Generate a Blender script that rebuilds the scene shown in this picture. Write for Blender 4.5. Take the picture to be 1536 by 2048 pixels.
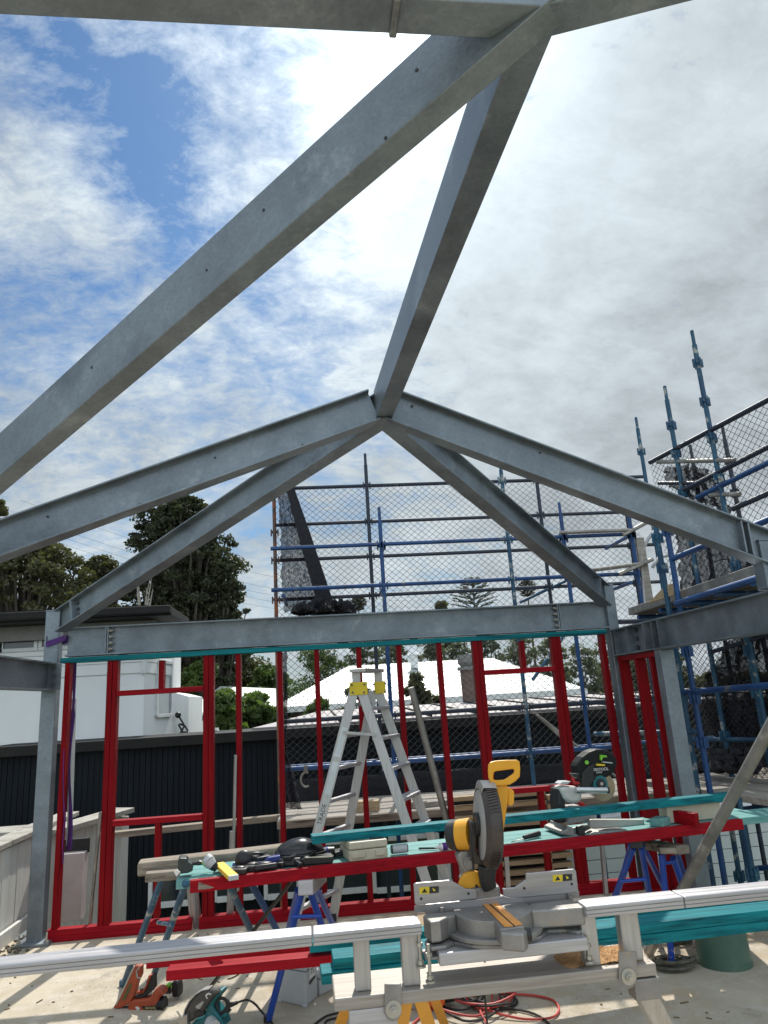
import bpy, bmesh, math, random
import numpy as np
from mathutils import Vector, Matrix
random.seed(7); RNG = np.random.default_rng(7)
for o in list(bpy.data.objects): bpy.data.objects.remove(o, do_unlink=True)
SC = bpy.context.scene; COL = SC.collection

# ---------------------------------------------------------------- camera, sky, sun, exposure
FOC = 1420.0; CX, CY = 768.0, 1024.0; EYE = Vector((0, 0, 1.75))
_up = Vector((-330.0, -5414.0, FOC)).normalized()          # world up seen in the lens frame (x right, y down, z forward)
_x = -118.0; _y = -(_x*_up.x + FOC*_up.z)/_up.y
_d = Vector((_x, _y, FOC)).normalized()
_r = _d.cross(_up)
if _r.x < 0: _r = -_r
ROT = Matrix((_r, _d, _up))
cd = bpy.data.cameras.new('camera'); cam = bpy.data.objects.new('camera', cd); COL.objects.link(cam)
cd.sensor_fit = 'VERTICAL'; cd.sensor_height = 36.0; cd.lens = 36.0*FOC/2048.0
cd.clip_start = 0.05; cd.clip_end = 3000
_cx = ROT @ Vector((1, 0, 0)); _cy = ROT @ Vector((0, -1, 0)); _cz = ROT @ Vector((0, 0, -1))
cam.matrix_world = Matrix(((_cx.x, _cy.x, _cz.x, 0), (_cx.y, _cy.y, _cz.y, 0), (_cx.z, _cy.z, _cz.z, EYE.z), (0, 0, 0, 1)))
SC.camera = cam
SUN_DIR = Vector((0.1116, 0.633, 0.766)).normalized()
sl = bpy.data.lights.new('sun', 'SUN'); sl.energy = 4.0; sl.angle = math.radians(0.6); sl.color = (1.0, 0.95, 0.86)
so = bpy.data.objects.new('sun', sl); COL.objects.link(so); so.rotation_euler = (-SUN_DIR).to_track_quat('-Z', 'Y').to_euler()
SC.view_settings.view_transform = 'Standard'; SC.view_settings.look = 'None'
SC.view_settings.exposure = 0.32; SC.view_settings.gamma = 1.0
SC.render.resolution_x = 768; SC.render.resolution_y = 1024
SC.cycles.transparent_max_bounces = 24

def ray(px, py): return ROT @ Vector((px-CX, py-CY, FOC))
def P(px, py, x=None, y=None, z=None):
    d = ray(px, py)
    t = (x/d.x) if x is not None else (y/d.y) if y is not None else ((z-EYE.z)/d.z)
    return EYE + d*t

def world():
    w = bpy.data.worlds.new('World'); SC.world = w; w.use_nodes = True
    n = w.node_tree.nodes; l = w.node_tree.links; n.clear()
    def N(t, **k):
        a = n.new(t)
        for q, v in k.items(): setattr(a, q, v)
        return a
    def val(sock, v):
        if isinstance(v, (int, float, tuple)): sock.default_value = v
        else: l.new(v, sock)
    def mth(op, a, b=0.0, c=None, clamp=False):
        m = N('ShaderNodeMath', operation=op, use_clamp=clamp); val(m.inputs[0], a); val(m.inputs[1], b)
        if c is not None: val(m.inputs[2], c)
        return m.outputs[0]
    def mrange(v, a, b, c=0.0, d=1.0, smooth=True):
        m = N('ShaderNodeMapRange'); m.interpolation_type = 'SMOOTHSTEP' if smooth else 'LINEAR'
        val(m.inputs['Value'], v); m.inputs['From Min'].default_value = a; m.inputs['From Max'].default_value = b
        m.inputs['To Min'].default_value = c; m.inputs['To Max'].default_value = d; return m.outputs[0]
    def dot(v, d):
        m = N('ShaderNodeVectorMath', operation='DOT_PRODUCT'); l.new(v, m.inputs[0]); m.inputs[1].default_value = tuple(Vector(d).normalized())
        return m.outputs['Value']
    def noise(v, sc, det, rough, dist=0.0):
        t = N('ShaderNodeTexNoise'); l.new(v, t.inputs['Vector']); t.inputs['Scale'].default_value = sc
        t.inputs['Detail'].default_value = det; t.inputs['Roughness'].default_value = rough; t.inputs['Distortion'].default_value = dist
        return t.outputs['Fac']
    sky = N('ShaderNodeTexSky', sky_type='NISHITA', sun_disc=False)
    sky.sun_elevation = math.asin(SUN_DIR.z); sky.sun_rotation = math.atan2(SUN_DIR.x, SUN_DIR.y)
    sky.air_density = 1.3; sky.dust_density = 0.4; sky.ozone_density = 2.5
    tc = N('ShaderNodeTexCoord'); g = tc.outputs['Generated']
    sep = N('ShaderNodeSeparateXYZ'); l.new(g, sep.inputs[0])
    zz = mth('ADD', mth('MAXIMUM', sep.outputs['Z'], 0.0), 0.42)
    cmb = N('ShaderNodeCombineXYZ'); l.new(mth('DIVIDE', sep.outputs['X'], zz), cmb.inputs[0]); l.new(mth('DIVIDE', sep.outputs['Y'], zz), cmb.inputs[1])
    cmb.inputs[2].default_value = 0.37
    mp = N('ShaderNodeMapping'); l.new(cmb.outputs[0], mp.inputs[0]); mp.inputs['Rotation'].default_value = (0, 0, math.radians(-35)); mp.inputs['Scale'].default_value = (1.35, 2.0, 1.0)
    f1 = noise(mp.outputs[0], 2.8, 15, 0.66, 0.35)
    f2 = noise(mp.outputs[0], 15.0, 12, 0.70, 0.3)
    f3 = noise(cmb.outputs[0], 3.6, 9, 0.55, 0.2)
    cov = mth('ADD', mth('MULTIPLY', f1, 1.0), mth('MULTIPLY', f2, 0.95)); cov = mth('ADD', cov, mrange(sep.outputs['Z'], 0.45, 0.05, 0.0, 0.12))          # about 0.78 on average
    # blue holes in the cloud deck
    def hole(px, py, r0, r1, amt):
        return mth('MULTIPLY', mrange(dot(g, ray(px, py)), math.cos(math.radians(r0)), math.cos(math.radians(r1))), amt)
    for h in ((240, 170, 7, 1, 0.22), (285, 280, 6, 1, 0.24), (350, 410, 6, 1, 0.24), (25, 60, 6, 1, 0.22), (110, 590, 7, 1, 0.20), (400, 600, 7, 1, .10), (620, 610, 9, 1, 0.11), (500, 130, 9, 2, 0.13), (880, 1140, 8, 1, 0.05), (430, 1130, 9, 1, 0.04)):
        cov = mth('SUBTRACT', cov, hole(*h))
    # thick deck to the right, thin to the left
    cov = mth('ADD', cov, mrange(dot(g, ray(1500, 500)), math.cos(math.radians(38)), math.cos(math.radians(8)), 0.0, 0.3))
    cover = mrange(cov, 0.60, 1.12, smooth=False)
    ang = dot(g, SUN_DIR)
    glow = mth('POWER', mth('MAXIMUM', ang, 0.0), 15.0)
    glow2 = mth('POWER', mth('MAXIMUM', ang, 0.0), 160.0)
    tone = mth('ADD', mrange(f3, 0.32, 0.68, 0.41, 0.57), mth('ADD', mrange(f1, 0.35, 0.68, -0.05, 0.07), mrange(f2, 0.35, 0.65, -0.02, 0.025)))
    tone = mth('SUBTRACT', tone, mrange(dot(g, ray(1600, 700)), math.cos(math.radians(26)), math.cos(math.radians(3)), 0.0, 0.09))
    tone = mth('ADD', tone, mth('MULTIPLY', glow, 0.46))
    tone = mth('ADD', tone, mth('MULTIPLY', glow2, 0.9))
    tone = mth('MULTIPLY', tone, 10.0); tone = mth('MULTIPLY', tone, mrange(dot(g, (0.0, -0.62, 0.78)), 0.2, 0.85, 1.0, 2.3))  # unseen sky overhead and behind the camera, brightened to add fill light
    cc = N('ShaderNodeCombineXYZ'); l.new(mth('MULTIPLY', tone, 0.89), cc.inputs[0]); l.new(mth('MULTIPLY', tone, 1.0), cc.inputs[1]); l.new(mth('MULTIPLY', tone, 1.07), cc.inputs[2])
    sk = N('ShaderNodeMix', data_type='RGBA', blend_type='MULTIPLY'); sk.inputs[0].default_value = 1.0
    l.new(sky.outputs[0], sk.inputs[6]); sk.inputs[7].default_value = (0.42, 0.60, 0.76, 1)
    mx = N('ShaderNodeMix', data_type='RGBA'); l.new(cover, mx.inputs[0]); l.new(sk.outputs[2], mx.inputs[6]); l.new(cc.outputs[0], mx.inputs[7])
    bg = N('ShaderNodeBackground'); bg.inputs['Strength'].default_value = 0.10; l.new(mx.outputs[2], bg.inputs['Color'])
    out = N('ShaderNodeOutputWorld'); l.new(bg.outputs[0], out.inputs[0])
world()

# ---------------------------------------------------------------- materials
MATS = {}
def mat(name, c1, c2=None, sc=6.0, st=(1, 1, 1), rough=0.6, metal=0.0, bump=0.0, bsc=None, det=6, c3=None, sc3=2.0, t3=(0.5, 0.62), rv=0.0, lo=0.35, hi=0.65, spec=0.5, coat=0.0, glass=False):
    if name in MATS: return MATS[name]
    m = bpy.data.materials.new(name); m.use_nodes = True; nt = m.node_tree; n = nt.nodes; l = nt.links
    b = n['Principled BSDF']; b.inputs['Roughness'].default_value = rough; b.inputs['Metallic'].default_value = metal
    b.inputs['Specular IOR Level'].default_value = spec
    if coat: b.inputs['Coat Weight'].default_value = coat; b.inputs['Coat Roughness'].default_value = 0.15
    c2 = c2 or tuple(x*0.82 for x in c1)
    tc = n.new('ShaderNodeTexCoord'); mp = n.new('ShaderNodeMapping'); l.new(tc.outputs['Object'], mp.inputs[0]); mp.inputs['Scale'].default_value = st
    no = n.new('ShaderNodeTexNoise'); l.new(mp.outputs[0], no.inputs[0]); no.inputs['Scale'].default_value = sc; no.inputs['Detail'].default_value = det; no.inputs['Roughness'].default_value = 0.62
    r = n.new('ShaderNodeValToRGB'); l.new(no.outputs['Fac'], r.inputs[0]); r.color_ramp.elements[0].position = lo; r.color_ramp.elements[1].position = hi
    r.color_ramp.elements[0].color = (*c2, 1); r.color_ramp.elements[1].color = (*c1, 1)
    col = r.outputs[0]
    if c3:
        n3 = n.new('ShaderNodeTexNoise'); l.new(mp.outputs[0], n3.inputs[0]); n3.inputs['Scale'].default_value = sc3; n3.inputs['Detail'].default_value = 8; n3.inputs['Roughness'].default_value = 0.7
        r3 = n.new('ShaderNodeMapRange'); l.new(n3.outputs['Fac'], r3.inputs[0]); r3.inputs[1].default_value = t3[0]; r3.inputs[2].default_value = t3[1]
        mx = n.new('ShaderNodeMix'); mx.data_type = 'RGBA'; l.new(r3.outputs[0], mx.inputs[0]); l.new(col, mx.inputs[6]); mx.inputs[7].default_value = (*c3, 1); col = mx.outputs[2]
    l.new(col, b.inputs['Base Color'])
    if rv:
        rr = n.new('ShaderNodeMapRange'); l.new(no.outputs['Fac'], rr.inputs[0]); rr.inputs[1].default_value = .3; rr.inputs[2].default_value = .7
        rr.inputs[3].default_value = rough-rv; rr.inputs[4].default_value = rough+rv; l.new(rr.outputs[0], b.inputs['Roughness'])
    if bump:
        nb = n.new('ShaderNodeTexNoise'); l.new(mp.outputs[0], nb.inputs[0]); nb.inputs['Scale'].default_value = bsc or sc*3; nb.inputs['Detail'].default_value = 5
        bp = n.new('ShaderNodeBump'); bp.inputs['Strength'].default_value = min(1, bump); bp.inputs['Distance'].default_value = 0.01; l.new(nb.outputs['Fac'], bp.inputs['Height']); l.new(bp.outputs[0], b.inputs['Normal'])
    MATS[name] = m; return m

def m_galv(name, warm=0.0):
    if name in MATS: return MATS[name]
    m = mat(name, (0.26+warm, 0.30, 0.335-warm), (0.15+warm, 0.175, 0.20-warm), sc=3.2, rough=0.45, metal=0.6, bump=0.12, bsc=70, c3=(0.42, 0.45, 0.47), sc3=5.0, t3=(0.58, 0.88), rv=0.10)
    n = m.node_tree.nodes; l = m.node_tree.links; b = n['Principled BSDF']; src = b.inputs['Base Color'].links[0].from_socket
    tc = n['Texture Coordinate']; v = n.new('ShaderNodeTexVoronoi'); l.new(tc.outputs['Object'], v.inputs['Vector']); v.inputs['Scale'].default_value = 90
    h = n.new('ShaderNodeMapRange'); sp = n.new('ShaderNodeSeparateColor'); l.new(v.outputs['Color'], sp.inputs[0]); l.new(sp.outputs[0], h.inputs[0]); h.inputs[3].default_value = .93; h.inputs[4].default_value = 1.07
    nn = n.new('ShaderNodeTexNoise'); l.new(tc.outputs['Object'], nn.inputs[0]); nn.inputs['Scale'].default_value = 1.3; nn.inputs['Detail'].default_value = 9; nn.inputs['Roughness'].default_value = .7
    h2 = n.new('ShaderNodeMapRange'); l.new(nn.outputs[0], h2.inputs[0]); h2.inputs[1].default_value = .35; h2.inputs[2].default_value = .65; h2.inputs[3].default_value = .88; h2.inputs[4].default_value = 1.12
    mm = n.new('ShaderNodeMath'); mm.operation = 'MULTIPLY'; l.new(h.outputs[0], mm.inputs[0]); l.new(h2.outputs[0], mm.inputs[1])
    vm = n.new('ShaderNodeVectorMath'); vm.operation = 'SCALE'; l.new(src, vm.inputs[0]); l.new(mm.outputs[0], vm.inputs['Scale']); l.new(vm.outputs[0], b.inputs['Base Color'])
    return m
GALV = m_galv('galvanised_steel'); GALVW = m_galv('galvanised_steel_warm', 0.02)
def paint(name, c, dark, axis):
    st = [22, 22, 22]; st['xyz'.index(axis)] = 0.9
    m = mat(name, c, dark, sc=2.2, st=tuple(st), rough=0.5, bump=0.35, bsc=5, c3=tuple(x*0.45 for x in c), sc3=1.6, t3=(0.60, 0.74), lo=.3, hi=.62, spec=.12)
    return m
REDV = paint('red_primer_grain_up', (0.24, 0.002, 0.006), (0.13, 0.001, 0.004), 'z')
REDH = paint('red_primer_grain_along', (0.34, 0.005, 0.014), (0.20, 0.003, 0.008), 'x')
REDY = paint('red_primer_grain_away', (0.28, 0.003, 0.008), (0.15, 0.002, 0.005), 'y')
TEAL = paint('teal_treated_timber', (0.010, 0.21, 0.24), (0.003, 0.06, 0.08), 'x')
TEALP = paint('pale_teal_timber', (0.20, 0.38, 0.36), (0.08, 0.27, 0.27), 'x')
WOOD = mat('sawn_pine', (0.50, 0.38, 0.24), (0.36, 0.26, 0.15), sc=2.5, st=(1, 12, 12), rough=.8, bump=.3)
OLDW = mat('weathered_wood', (0.34, 0.29, 0.23), (0.17, 0.14, 0.11), sc=2.4, st=(.8, 10, 10), rough=.9, bump=.7, bsc=6, c3=(0.09, 0.07, 0.055), sc3=2.5, t3=(.55, .66))
GREYW = mat('grey_plank_wood', (0.42, 0.38, 0.33), (0.25, 0.225, 0.20), sc=2.2, st=(.8, 14, 14), rough=.9, bump=.5)
ALU = mat('aluminium', (0.50, 0.49, 0.51), (0.38, 0.375, 0.39), sc=3.0, st=(.7, 22, 22), rough=.42, metal=.5, bump=.12, bsc=8, c3=(.42, .40, .38), sc3=3.0, t3=(.6, .8), rv=.08)
ALUV = mat('aluminium_upright', (0.50, 0.485, 0.47), (0.38, 0.37, 0.355), sc=3.0, st=(16, 16, .8), rough=.45, metal=.65, bump=.12, bsc=8, rv=.08)
CAST = mat('cast_aluminium', (0.32, 0.305, 0.29), (0.23, 0.22, 0.21), sc=9, rough=.5, metal=.6, bump=.15, bsc=90, c3=(.42, .33, .22), sc3=6, t3=(.62, .75))
FENCEM = mat('machined_fence', (0.40, 0.385, 0.39), (0.32, 0.31, 0.315), sc=4, st=(1, 12, 12), rough=.4, metal=.7)
YEL = mat('yellow_plastic', (0.80, 0.38, 0.02), (0.70, 0.32, 0.015), sc=5, rough=.42, bump=.05, bsc=200)
ORPL = mat('orange_kerf_plate', (0.78, 0.34, 0.07), (0.62, 0.24, 0.05), sc=14, rough=.5)
STKY = mat('sticker_yellow', (0.75, 0.55, 0.02), rough=.5)
BLK = mat('black_plastic', (0.018, 0.018, 0.02), (0.010, 0.010, 0.012), sc=12, rough=.42, bump=.1, bsc=160)
GUARD = mat('smoky_guard_plastic', (0.060, 0.046, 0.040), (0.035, 0.028, 0.025), sc=10, rough=.4, c3=(.14, .10, .075), sc3=9, t3=(.58, .85))
GUARDL = mat('grey_guard_metal', (0.42, 0.41, 0.40), (0.33, 0.32, 0.31), sc=8, rough=.45, metal=.3, c3=(.45, .36, .24), sc3=7, t3=(.55, .7))
BLUE = mat('blue_scaffold_paint', (0.010, 0.075, 0.24), (0.006, 0.038, 0.13), sc=5, rough=.45, c3=(.12, .13, .13), sc3=9, t3=(.58, .66), bump=.2)
NAVY = mat('dark_scaffold_tube', (0.022, 0.035, 0.065), (0.012, 0.016, 0.028), sc=6, rough=.5, c3=(.10, .09, .08), sc3=9, t3=(.6, .7), bump=.2)
RUST = mat('rusted_tube', (0.16, 0.10, 0.08), (0.05, 0.05, 0.06), sc=6, rough=.8, c3=(.30, .10, .04), sc3=5, t3=(.5, .6))
GTUBE = mat('galvanised_tube', (0.34, 0.32, 0.29), (0.20, 0.19, 0.175), sc=5, rough=.5, metal=.5, c3=(.42, .40, .36), sc3=10, t3=(.55, .65), bump=.2)
HORSE = mat('cobalt_blue_enamel', (0.015, 0.075, 0.42), (0.01, 0.05, 0.30), sc=5, rough=.35, c3=(.30, .33, .42), sc3=22, t3=(.66, .72))
OLDBLUE = mat('chipped_teal_blue_paint', (0.02, 0.11, 0.19), (0.012, 0.055, 0.12), sc=4, rough=.5, c3=(.38, .38, .35), sc3=8, t3=(.56, .62), bump=.2)
CLAD = mat('black_cladding', (0.009, 0.013, 0.018), (0.006, 0.008, 0.011), sc=2, st=(10, 10, .6), rough=.6, bump=.1, spec=.15)
WHITE = mat('white_render', (0.88, 0.89, 0.89), (0.80, 0.81, 0.81), sc=.8, st=(1, 1, .4), rough=.8, c3=(.50, .52, .50), sc3=.9, t3=(.62, .8))
WHITEB = mat('white_board_paint', (0.66, 0.66, 0.63), (0.54, 0.53, 0.50), sc=2.0, st=(6, 6, .6), rough=.7, bump=.15, c3=(.36, .34, .30), sc3=1.5, t3=(.64, .78))
CONC = mat('aged_concrete', (0.40, 0.38, 0.34), (0.26, 0.24, 0.21), sc=5, rough=.9, bump=.5, c3=(.10, .09, .08), sc3=5, t3=(.58, .66))
GLASS = mat('dark_window_glass', (0.02, 0.03, 0.035), rough=.08, spec=.8)
FRAMEW = mat('white_window_frame', (0.75, 0.76, 0.76), rough=.4)
ROOFD = mat('dark_roof_metal', (0.022, 0.02, 0.019), (0.013, 0.013, 0.013), sc=3, rough=.6, spec=.2)
PALEROOF = mat('pale_roof_metal', (0.52, 0.55, 0.54), (0.44, 0.47, 0.46), sc=1, rough=.45, metal=.1)
GREYROOF = mat('grey_brown_roof', (0.30, 0.275, 0.28), (0.25, 0.23, 0.235), sc=1.5, rough=.55)
BROWN = mat('brown_chimney', (0.20, 0.145, 0.12), (0.13, 0.095, 0.08), sc=6, rough=.9, bump=.4)
STONE = mat('grey_stone_cap', (0.26, 0.26, 0.25), (0.17, 0.17, 0.16), sc=5, rough=.9, bump=.4)
BARK = mat('bark', (0.10, 0.085, 0.07), (0.05, 0.042, 0.035), sc=6, st=(4, 4, 1), rough=.95, bump=.5)
GREYBARK = mat('pale_bark', (0.30, 0.28, 0.25), (0.20, 0.18, 0.16), sc=6, rough=.95)
def leafm(name, a, b):
    m = mat(name, a, b, sc=.9, rough=.55, lo=.3, hi=.7, spec=.35)
    bs = m.node_tree.nodes['Principled BSDF']; bs.inputs['Subsurface Weight'].default_value = 0.0
    n = m.node_tree.nodes; l = m.node_tree.links
    tr = n.new('ShaderNodeBsdfTranslucent'); tr.inputs[0].default_value = (a[0]*1.3, a[1]*1.5, a[2]*.7, 1)
    ms = n.new('ShaderNodeMixShader'); ms.inputs[0].default_value = .25; l.new(bs.outputs[0], ms.inputs[1]); l.new(tr.outputs[0], ms.inputs[2]); l.new(ms.outputs[0], n['Material Output'].inputs[0])
    return m
LEAFF = leafm('hazed_grey_green_leaves', (0.13, 0.145, 0.095), (0.075, 0.085, 0.06)); LEAFD = leafm('dark_leaves', (0.055, 0.062, 0.032), (0.024, 0.028, 0.016)); LEAFM = leafm('mid_leaves', (0.085, 0.13, 0.03), (0.035, 0.055, 0.018))  # grey-green leaves of the far row: distance haze painted into the colour
LEAFL = leafm('bright_leaves', (0.13, 0.19, 0.055), (0.05, 0.075, 0.025)); LEAFO = leafm('olive_leaves', (0.10, 0.10, 0.045), (0.045, 0.045, 0.024))
PURPLE = mat('purple_strap', (0.10, 0.02, 0.20), (0.05, 0.012, 0.12), sc=8, rough=.7)
ORGUN = mat('worn_orange_plastic', (0.42, 0.075, 0.025), (0.30, 0.05, 0.02), sc=12, rough=.45, c3=(.16, .05, .03), sc3=10, t3=(.6, .7))
ORBR = mat('bright_orange_plastic', (0.80, 0.13, 0.02), rough=.4)
TOOLT = mat('teal_tool_plastic', (0.01, 0.17, 0.19), (0.008, 0.12, 0.14), sc=10, rough=.4)
SYST = mat('grey_case_plastic', (0.46, 0.48, 0.49), (0.42, 0.44, 0.45), sc=8, rough=.5)
BEIGE = mat('beige_case_plastic', (0.48, 0.45, 0.35), (0.42, 0.39, 0.30), sc=8, rough=.5)
BUCK = mat('green_bucket_plastic', (0.065, 0.135, 0.10), (0.05, 0.105, 0.08), sc=4, rough=.5, c3=(.16, .24, .19), sc3=3, t3=(.6, .75))
CORDR = mat('red_cord', (0.55, 0.06, 0.05), rough=.5); CORDB = mat('black_cord', (0.02, 0.018, 0.018), rough=.5)
ROPE = mat('olive_rope', (0.12, 0.115, 0.09), (0.06, 0.06, 0.045), sc=30, rough=.9)
DSTEEL = mat('dark_steel_bar', (0.045, 0.04, 0.033), (0.03, 0.027, 0.022), sc=10, rough=.5, metal=.4)
BOLT = mat('zinc_bolt', (0.5, 0.49, 0.45), rough=.4, metal=.8)
BOLTD = mat('dark_bolt', (0.12, 0.12, 0.13), rough=.5, metal=.6)
BLUEPL = mat('blue_plastic', (0.02, 0.04, 0.22), rough=.4)
GREENP = mat('green_plastic', (0.20, 0.55, 0.03), rough=.4)
REDP = mat('red_plastic', (0.5, 0.02, 0.02), rough=.4)
WHT = mat('white_print', (0.75, 0.75, 0.73), rough=.6)
BLADE = mat('saw_blade_steel', (0.42, 0.33, 0.22), (0.34, 0.26, 0.17), sc=8, rough=.42, metal=.6)
CHROME = mat('chrome_tube', (0.75, 0.77, 0.8), rough=.18, metal=1.0)

def floor_material():
    m = bpy.data.materials.new('site_concrete'); m.use_nodes = True; n = m.node_tree.nodes; l = m.node_tree.links; b = n['Principled BSDF']
    tc = n.new('ShaderNodeTexCoord')
    def ns(sc, det, ro=.6):
        t = n.new('ShaderNodeTexNoise'); l.new(tc.outputs['Object'], t.inputs[0]); t.inputs['Scale'].default_value = sc; t.inputs['Detail'].default_value = det; t.inputs['Roughness'].default_value = ro; return t.outputs['Fac']
    def ramp(f, a, b_):
        r = n.new('ShaderNodeMapRange'); l.new(f, r.inputs[0]); r.inputs[1].default_value = a; r.inputs[2].default_value = b_; return r.outputs[0]
    def mix(f, a, c, mode='MIX'):
        x = n.new('ShaderNodeMix'); x.data_type = 'RGBA'; x.blend_type = mode
        if isinstance(f, float): x.inputs[0].default_value = f
        else: l.new(f, x.inputs[0])
        for i, s in ((6, a), (7, c)):
            if isinstance(s, tuple): x.inputs[i].default_value = (*s, 1)
            else: l.new(s, x.inputs[i])
        return x.outputs[2]
    c = mix(ramp(ns(1.1, 8), .35, .65), (0.38, 0.325, 0.25), (0.52, 0.46, 0.36))
    c = mix(ramp(ns(6, 10, .7), .48, .68), c, (0.55, 0.50, 0.43))
    c = mix(ramp(ns(2.3, 9, .75), .58, .72), c, (0.25, 0.225, 0.20))
    c = mix(ramp(ns(0.9, 6, .6), .54, .66), c, (0.47, 0.345, 0.215))
    c = mix(ramp(ns(38, 4, .8), .64, .70), c, (0.17, 0.14, 0.11))
    l.new(c, b.inputs['Base Color']); b.inputs['Roughness'].default_value = .92; b.inputs['Specular IOR Level'].default_value = .25
    bp = n.new('ShaderNodeBump'); bp.inputs['Strength'].default_value = .4; bp.inputs['Distance'].default_value = .008; l.new(ns(30, 8, .7), bp.inputs['Height']); l.new(bp.outputs[0], b.inputs['Normal'])
    return m
FLOORM = floor_material()
def net_material(name, col, dens, sc):
    m = bpy.data.materials.new(name); m.use_nodes = True; n = m.node_tree.nodes; l = m.node_tree.links; b = n['Principled BSDF']
    b.inputs['Base Color'].default_value = (*col, 1); b.inputs['Roughness'].default_value = .8
    tc = n.new('ShaderNodeTexCoord'); v = n.new('ShaderNodeTexNoise'); l.new(tc.outputs['Object'], v.inputs['Vector']); v.inputs['Scale'].default_value = sc; v.inputs['Detail'].default_value = 3; v.inputs['Roughness'].default_value = .7
    g = n.new('ShaderNodeMapRange'); l.new(v.outputs['Fac'], g.inputs[0]); g.inputs[1].default_value = .32; g.inputs[2].default_value = .68; g.inputs[3].default_value = dens-.28; g.inputs[4].default_value = min(1, dens+.28)
    l.new(g.outputs[0], b.inputs['Alpha']); return m
NETM = net_material('black_shade_net', (0.014, 0.012, 0.022), 0.78, 30)
NETT = net_material('dense_black_net', (0.020, 0.018, 0.026), 0.95, 20)
NETS = net_material('thin_black_net', (0.02, 0.02, 0.024), 0.6, 16)
NETK = mat('folded_net_cloth', (0.022, 0.022, 0.028), (0.010, 0.010, 0.014), sc=30, rough=.9, bump=.8, bsc=40)
WIRE = mat('net_wire', (0.035, 0.035, 0.04), rough=.7)

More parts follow.
